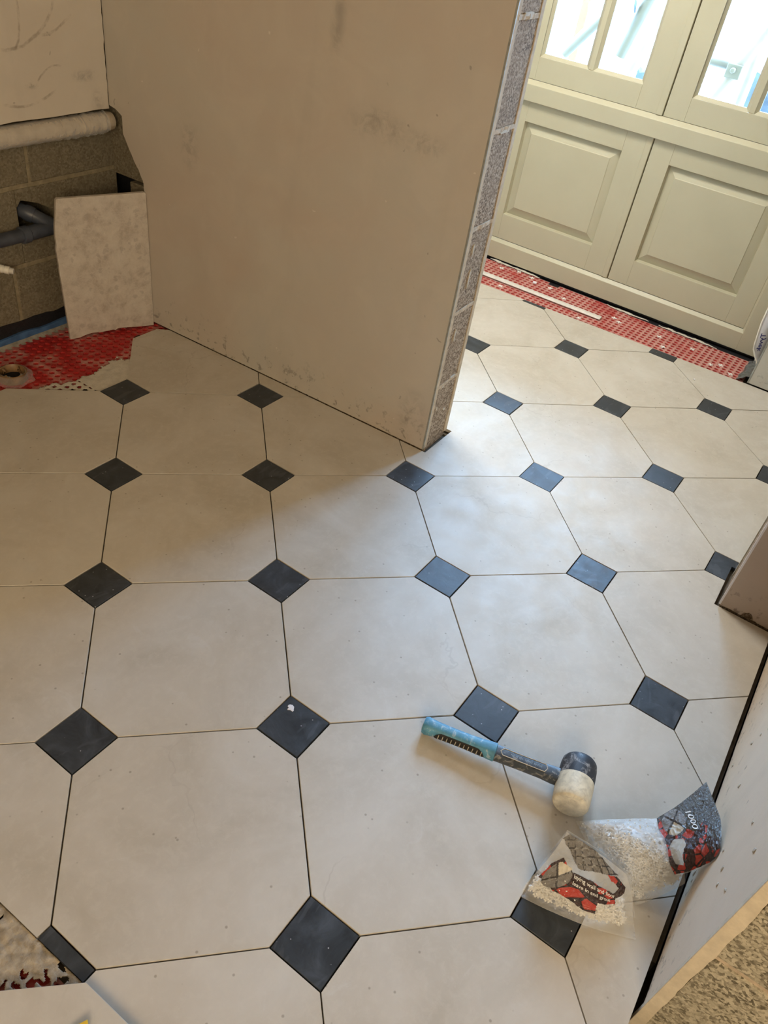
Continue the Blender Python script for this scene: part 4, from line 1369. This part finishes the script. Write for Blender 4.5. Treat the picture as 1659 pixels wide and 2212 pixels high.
class Net:
    def __init__(self, rows, crinkle=0.0, seed=0.0, freq=40.0):
        self.rows = [[Vector(p) for p in r] for r in rows]; self.c = crinkle; self.s = seed; self.fq = freq

    def _curve(self, pts, t):
        n = len(pts) - 1
        x = min(max(t, 0), 1) * n
        i = min(int(x), n - 1); t = x - i
        g = lambda k: pts[k] if 0 <= k <= n else (pts[0] * 2 - pts[1] if k < 0 else pts[n] * 2 - pts[n - 1])
        return cr(g(i - 1), g(i), g(i + 1), g(i + 2), t)

    def raw(self, u, v):
        return self._curve([self._curve(r, u) for r in self.rows], v)

    def normal(self, u, v):
        e = 0.01
        a = self.raw(min(u + e, 1), v) - self.raw(max(u - e, 0), v)
        b = self.raw(u, min(v + e, 1)) - self.raw(u, max(v - e, 0))
        n = a.cross(b).normalized()
        return n if n.z > 0 or abs(n.z) < 0.05 and n.x < 0 else -n

    def at(self, u, v, off=0.0):
        p = self.raw(u, v); n = self.normal(u, v)
        k = 0.0
        if self.c:
            a = noise.noise(Vector((p.x * self.fq, p.y * self.fq, p.z * self.fq + self.s)))
            b = 1 - abs(noise.noise(Vector((p.x * self.fq * 1.9, p.y * self.fq * 1.9, p.z * self.fq * 1.9 + self.s + 5)))) * 2
            ed = min(1.0, 6 * min(u, 1 - u, v, 1 - v) + 0.25)
            k = self.c * (0.7 * a + 0.5 * b) * ed
        q = p + n * (k + off)
        q.z = max(q.z, 0.0008 + max(0, off))
        q.y = max(q.y, -0.7555 + max(0, off))
        return q


def sheet(net, nu, nv, keep_fn=None, off=0.0, name='film', mat=None, parent=None, ruv=None):
    f = MB(); idx = {}; uvs = []
    for i in range(nu):
        for j in range(nv):
            if keep_fn and not keep_fn((i + 0.5) / nu, (j + 0.5) / nv):
                continue
            fc = []
            for a, b in ((i, j), (i + 1, j), (i + 1, j + 1), (i, j + 1)):
                if (a, b) not in idx:
                    idx[(a, b)] = len(f.v)
                    f.v.append(net.at(a / nu, b / nv, off)); uvs.append((a / nu, b / nv))
                fc.append(idx[(a, b)])
            f.f.append(tuple(fc))
    if not f.f:
        return None
    me = bpy.data.meshes.new(name)
    me.from_pydata([tuple(p) for p in f.v], [], f.f)
    ul = me.uv_layers.new(name='UVMap')
    for lp in me.loops:
        ul.data[lp.index].uv = uvs[lp.vertex_index]
    me.polygons.foreach_set('use_smooth', [True] * len(me.polygons))
    me.materials.append(mat)
    o = bpy.data.objects.new(name, me); COL.objects.link(o)
    if parent:
        keep(o, parent)
    return o


def net_text(net, txt, p0, p1, up, mat, parent, off=0.0016, bold=0.0):
    """text on the surface: baseline runs from p0 to p1 in (u, v), up is the cap height vector"""
    vs, fs = text_verts(txt, 1.0, bold)
    w = max(v.x for v in vs)
    cl = lambda q: min(max(q, 0), 1)
    P = [net.at(cl(p0[0] + (p1[0] - p0[0]) * v.x / w + up[0] * v.y / 0.7), cl(p0[1] + (p1[1] - p0[1]) * v.x / w + up[1] * v.y / 0.7), off) for v in vs]
    me = bpy.data.meshes.new('lettering'); me.from_pydata([tuple(p) for p in P], [], fs); me.materials.append(MT[mat])
    ob = bpy.data.objects.new('lettering', me); COL.objects.link(ob); keep(ob, parent)
    return ob


def disc_zone(u, v, c, ru, rv, rot):
    """None outside the printed disc, else which zone of the tile picture: line, cream or grey"""
    x = (u - c[0]) / ru; y = (v - c[1]) / rv
    if x * x + y * y > 1:
        return None
    a = x * math.cos(rot) + y * math.sin(rot); b = -x * math.sin(rot) + y * math.cos(rot)
    if abs(a) < 0.07 or abs(b) < 0.07:
        return 'line'
    return 'cream' if a > 0 and b > 0 else 'grey'


def spacers(net, floor_net, count, parent, umin=0.05, umax=0.95, vmin=0.12, vmax=0.95, seed=1, deep=0.012):
    rnd = random.Random(seed)
    base = cross_mesh(0.0058, 0.0013, 0.0018)
    f = MB()
    for k in range(count):
        u = rnd.uniform(umin, umax); v = rnd.uniform(vmin, vmax)
        p = net.at(u, v)
        if p.z < 0.006:
            continue
        d = rnd.uniform(0.0042, max(0.0065, min(deep, p.z * 0.6)))
        c = p - net.normal(u, v) * d
        c.z = max(c.z, 0.003)
        r = Matrix.Rotation(rnd.uniform(0, 6.28), 3, 'Z') @ Matrix.Rotation(rnd.uniform(-1.1, 1.1), 3, 'X') @ Matrix.Rotation(rnd.uniform(-1.1, 1.1), 3, 'Y')
        f.add([c + r @ q for q in base.v], base.f)
    for q in f.v:
        q.z = max(q.z, 0.0012); q.y = max(q.y, -0.752)
    o = f.build('spacers', MT['spacer']); keep(o, parent); o['kind'] = 'stuff'
    return o


def heap(net, parent, off=-0.006, lo=0.1, hi=0.95, name='spacer_core', mat='spacer'):
    o = sheet(net, 30, 30, lambda u, v: lo < v < hi and 0.06 < u < 0.94, off, name, MT[mat], parent)
    for v in o.data.vertices:
        v.co.z = max(v.co.z, 0.001)
    o['kind'] = 'stuff'
    return o


# -- full bag lying against the wall
bag2 = root('spacer_bag', 'full clear bag of white tile spacers marked 1000 against the wall', 'bag', (0.72, -0.66, 0), 'bags of tile spacers')
B2 = Net([[(0.737, -0.546, 0.002), (0.752, -0.584, 0.030), (0.776, -0.624, 0.045), (0.801, -0.664, 0.055)],
          [(0.722, -0.562, 0.004), (0.735, -0.603, 0.050), (0.762, -0.648, 0.066), (0.785, -0.688, 0.062)],
          [(0.702, -0.590, 0.004), (0.712, -0.632, 0.060), (0.737, -0.673, 0.076), (0.762, -0.710, 0.068)],
          [(0.680, -0.640, 0.003), (0.690, -0.664, 0.046), (0.712, -0.697, 0.064), (0.740, -0.730, 0.064)],
          [(0.659, -0.693, 0.001), (0.671, -0.704, 0.006), (0.694, -0.722, 0.016), (0.722, -0.746, 0.045)]], 0.0022, 3, 45)
B2H = Net([[(0.800, -0.664, 0.056), (0.836, -0.687, 0.085), (0.890, -0.710, 0.110)],
           [(0.772, -0.675, 0.066), (0.807, -0.707, 0.100), (0.837, -0.734, 0.128)],
           [(0.743, -0.694, 0.072), (0.774, -0.721, 0.110), (0.793, -0.746, 0.150)],
           [(0.723, -0.709, 0.068), (0.742, -0.734, 0.110), (0.739, -0.754, 0.165)],
           [(0.713, -0.725, 0.060), (0.726, -0.747, 0.090), (0.721, -0.762, 0.155)]], 0.0030, 8, 60)
heap(B2, bag2, -0.010, 0.06, 0.94)
spacers(B2, None, 900, bag2, 0.06, 0.96, 0.04, 0.95, 3)
sheet(B2, 60, 60, None, 0.0, 'film', MT['film'], bag2)
f = sheet(B2H, 60, 60, None, 0.0, 'film_header', MT['film'], bag2)
RED2 = [(0.0, 0.0), (0.05, 0.067), (0.083, 0.267), (0.167, 0.40), (0.317, 0.45), (0.40, 0.40), (0.533, 0.50), (0.66, 0.42), (0.74, 0.36), (0.76, 0.45), (0.70, 0.60), (0.95, 0.683), (1.01, 0.90), (0.833, 1.01), (0.0, 1.01)]
TEAR2 = [(0.05, 0.50), (0.16, 0.44), (0.30, 0.50), (0.34, 0.60), (0.26, 0.72), (0.22, 0.86), (0.10, 0.80), (0.06, 0.62)]


def zone2(u, v):
    ed = 0.02 * noise.noise(Vector((u * 9, v * 9, 2)))
    if in_poly((u + ed, v + ed), TEAR2):
        return None
    if v > 0.975 + ed and u < 0.9:
        return None
    d = disc_zone(u, v, (0.25, 0.20), 0.185, 0.215, 0.9)
    if d:
        return d
    return 'red' if in_poly((u + ed, v), RED2) else 'dark'


def zone1(u, v):
    d = disc_zone(u, v, (0.20, 0.575), 0.125, 0.165, 0.75)
    if d and v < 0.74 - 0.1 * u:
        return d
    ed = 0.012 * noise.noise(Vector((u * 14, v * 14, 2)))
    if in_poly((u + ed, v + ed), RED1):
        return 'red'
    if in_poly((u + ed, v + ed), GREY1):
        a = (u * 0.9 + v * 0.5) * 11; b = (v * 1.0 - u * 0.42) * 11
        return 'line' if abs(a - round(a)) < 0.10 or abs(b - round(b)) < 0.09 else 'pale'
    return None


ZMAT = {'red': 'print_red', 'dark': 'print_dark', 'grey': 'print_grey', 'pale': 'print_grey', 'line': 'ink_dark', 'cream': 'ink_cream'}
ZNAME = {'red': 'red_print', 'dark': 'dark_print', 'grey': 'tile_picture', 'pale': 'grey_print', 'line': 'picture_lines', 'cream': 'cream_print'}
for z in ('dark', 'red', 'grey', 'cream', 'line'):
    sheet(B2H, 150, 150, lambda u, v: zone2(u, v) == z, 0.0007, ZNAME[z], MT[ZMAT[z]], bag2)
net_text(B2H, '1000', (0.470, 0.13), (0.500, 0.46), (0.085, 0.02), 'ink_white', bag2, 0.0018, 0.01)

# -- part-used bag in front of it
bag1 = root('spacer_bag', 'torn open half empty bag of white tile spacers with red print', 'bag', (0.60, -0.60, 0), 'bags of tile spacers')
B1 = Net([[(0.546, -0.524, 0.001), (0.556, -0.575, 0.001), (0.575, -0.645, 0.001), (0.603, -0.713, 0.001)],
          [(0.558, -0.520, 0.004), (0.566, -0.575, 0.009), (0.587, -0.645, 0.009), (0.622, -0.702, 0.004)],
          [(0.567, -0.522, 0.026), (0.572, -0.571, 0.036), (0.591, -0.640, 0.034), (0.632, -0.690, 0.020)],
          [(0.588, -0.529, 0.050), (0.594, -0.580, 0.056), (0.612, -0.640, 0.047), (0.643, -0.680, 0.035)],
          [(0.613, -0.535, 0.076), (0.618, -0.580, 0.080), (0.630, -0.630, 0.074), (0.651, -0.665, 0.054)],
          [(0.638, -0.538, 0.102), (0.640, -0.575, 0.100), (0.645, -0.615, 0.090), (0.656, -0.652, 0.068)]], 0.0022, 1, 50)
B1B = Net([[(0.640, -0.537, 0.104), (0.643, -0.575, 0.102), (0.649, -0.615, 0.092), (0.659, -0.654, 0.069)],
           [(0.648, -0.535, 0.060), (0.655, -0.575, 0.060), (0.664, -0.620, 0.058), (0.668, -0.665, 0.045)],
           [(0.640, -0.530, 0.012), (0.655, -0.575, 0.010), (0.668, -0.625, 0.012), (0.664, -0.680, 0.015)],
           [(0.600, -0.525, 0.002), (0.612, -0.575, 0.002), (0.630, -0.640, 0.002), (0.636, -0.700, 0.002)]], 0.0018, 4, 50)
heap(B1, bag1, -0.011, 0.22, 0.60)
spacers(B1, None, 560, bag1, 0.06, 0.93, 0.20, 0.60, 9, 0.014)
sheet(B1, 60, 60, None, 0.0, 'film', MT['film'], bag1)
sheet(B1B, 40, 40, None, 0.0, 'rear_film', MT['film'], bag1)
RED1 = [(0.055, 0.483), (0.055, 0.583), (0.06, 0.667), (0.133, 0.767), (0.30, 0.667), (0.467, 0.683), (0.617, 0.667), (0.733, 0.65), (0.80, 0.717), (0.683, 0.767), (0.633, 0.817), (0.767, 0.833), (0.917, 0.75), (0.883, 0.667), (0.767, 0.60), (0.783, 0.517), (0.617, 0.483), (0.65, 0.317), (0.55, 0.317), (0.433, 0.383), (0.283, 0.40), (0.20, 0.45)]
GREY1 = [(0.0, 0.93), (0.06, 1.01), (0.467, 1.01), (0.667, 0.92), (0.817, 0.867), (0.583, 0.80), (0.417, 0.75), (0.333, 0.733), (0.183, 0.85)]
for z in ('red', 'grey', 'cream', 'line', 'pale'):
    sheet(B1, 150, 150, lambda u, v: zone1(u, v) == z, 0.0007, ZNAME[z], MT[ZMAT[z]], bag1)
net_text(B1, 'laying wall and floor', (0.335, 0.635), (0.755, 0.605), (-0.012, 0.040), 'ink_white', bag1, 0.0018, 0.01)
net_text(B1, 'leave in and grout', (0.36, 0.565), (0.72, 0.545), (-0.012, 0.040), 'ink_white', bag1, 0.0018, 0.01)

# ------------------------------------------------------------------ building site seen through the glass
gnd = MB().box(3.35, 40, -25, 25, -0.35, -0.20).build('ground_outside', MT['ground']); tag(gnd, 'bright pale concrete ground outside the doors', 'ground', kind='structure')


def pole(name, p0, p1, r, mat, label, ext0=0.0, ext1=0.0, group='scaffold outside', cat='scaffold tube', hollow=None):
    p0 = Vector(p0); p1 = Vector(p1); d = (p1 - p0).normalized()
    a = p0 - d * ext0; b = p1 + d * ext1
    f = MB(); f.tube([a, b], r, 18, up=(0.3, 0.2, 0.9))
    o = f.build(name, MT[mat], smooth=True)
    tag(o, label, cat, group)
    if hollow:
        for e, s in ((a, -1), (b, 1)):
            f = MB(); f.tube([e + d * s * 0.0005, e + d * s * 0.0015], r * 0.82, 18, up=(0.3, 0.2, 0.9)); f.build('tube_bore', MT['tarp'], o)
    return o


pole('drain_pipe', (4.12, 1.110, 0.910), (4.14, 0.95, 0.950), 0.034, 'ground', 'stubby white pipe with dark bore outside the left panes', 0, 0.05, cat='pipe', hollow=True)
pole('scaffold_tube', (4.3, 1.255, 0.68), (4.3, 1.10, 0.875), 0.026, 'steel', 'pale green diagonal tube behind the leftmost pane', 0.0, 0.15)
o = MB().box(4.58, 4.62, 1.29, 1.335, -0.2, 1.9).build('timber_post', MT['timber']); tag(o, 'narrow orange upright post behind the leftmost pane', 'post')
pole('scaffold_tube', (4.2, 0.925, 0.745), (4.2, 0.865, 0.99), 0.030, 'steel', 'thick tube slanting across the second pane with open end', 0.0, 1.0, hollow=True)
pole('scaffold_tube', (4.6, 0.985, 0.62), (4.6, 0.90, 0.90), 0.030, 'pale_steel', 'pale upright tube beside the slanting one in the second pane', 0.9, 0.8)
br = pole('scaffold_tube', (4.2, 0.42, 0.66), (4.2, 0.28, 1.0), 0.030, 'pale_steel', 'thick white brace crossing the right hand pane', 0.9, 1.2)
f = MB(); f.box(4.155, 4.20, 0.325, 0.395, 0.775, 0.835); f.tube([(4.13, 0.36, 0.81), (4.19, 0.36, 0.81)], 0.012, 10); f.build('coupler', MT['steel'], br, bevel=0.005)
pole('scaffold_tube', (4.35, 0.318, 0.62), (4.35, 0.318, 0.95), 0.026, 'pale_steel', 'upright tube beside the brace in the right hand pane', 0.8, 1.4)
pole('scaffold_tube', (4.25, 0.55, 0.818), (4.25, 0.345, 0.815), 0.022, 'steel', 'level tube meeting the brace in the right hand pane', 0.1, 0.0)
pole('scaffold_tube', (4.5, 0.10, 0.60), (4.5, 0.13, 1.0), 0.026, 'pale_steel', 'upright tube at the far right pane', 0.8, 1.4)
# dark blue sheeted pallets further off
for (x0, x1, y0, y1, z1, lab) in ((5.6, 6.4, -0.6, 0.75, 0.66, 'blue sheeted stack behind the right hand panes'), (5.5, 6.0, 1.02, 1.26, 0.53, 'small blue sheeted stack low in the second pane')):
    bm = bmesh.new(); bmesh.ops.create_grid(bm, x_segments=14, y_segments=14, size=0.5)
    me = bpy.data.meshes.new('sheeted_stack')
    for v in bm.verts:
        ex = max(abs(v.co.x), abs(v.co.y)) * 2
        h = z1 + 0.03 * noise.noise(Vector((v.co.x * 9, v.co.y * 9, x0))) if ex < 0.80 else (-0.2 if ex > 0.98 else z1 * 0.55)
        sc_ = 1.0 if ex < 0.8 else 0.86
        v.co = Vector(((x0 + x1) / 2 + v.co.x * (x1 - x0) * sc_, (y0 + y1) / 2 + v.co.y * (y1 - y0) * sc_, h))
    bm.to_mesh(me); bm.free(); me.materials.append(MT['tarp'])
    o = bpy.data.objects.new('sheeted_stack', me); COL.objects.link(o); tag(o, lab, 'stack')
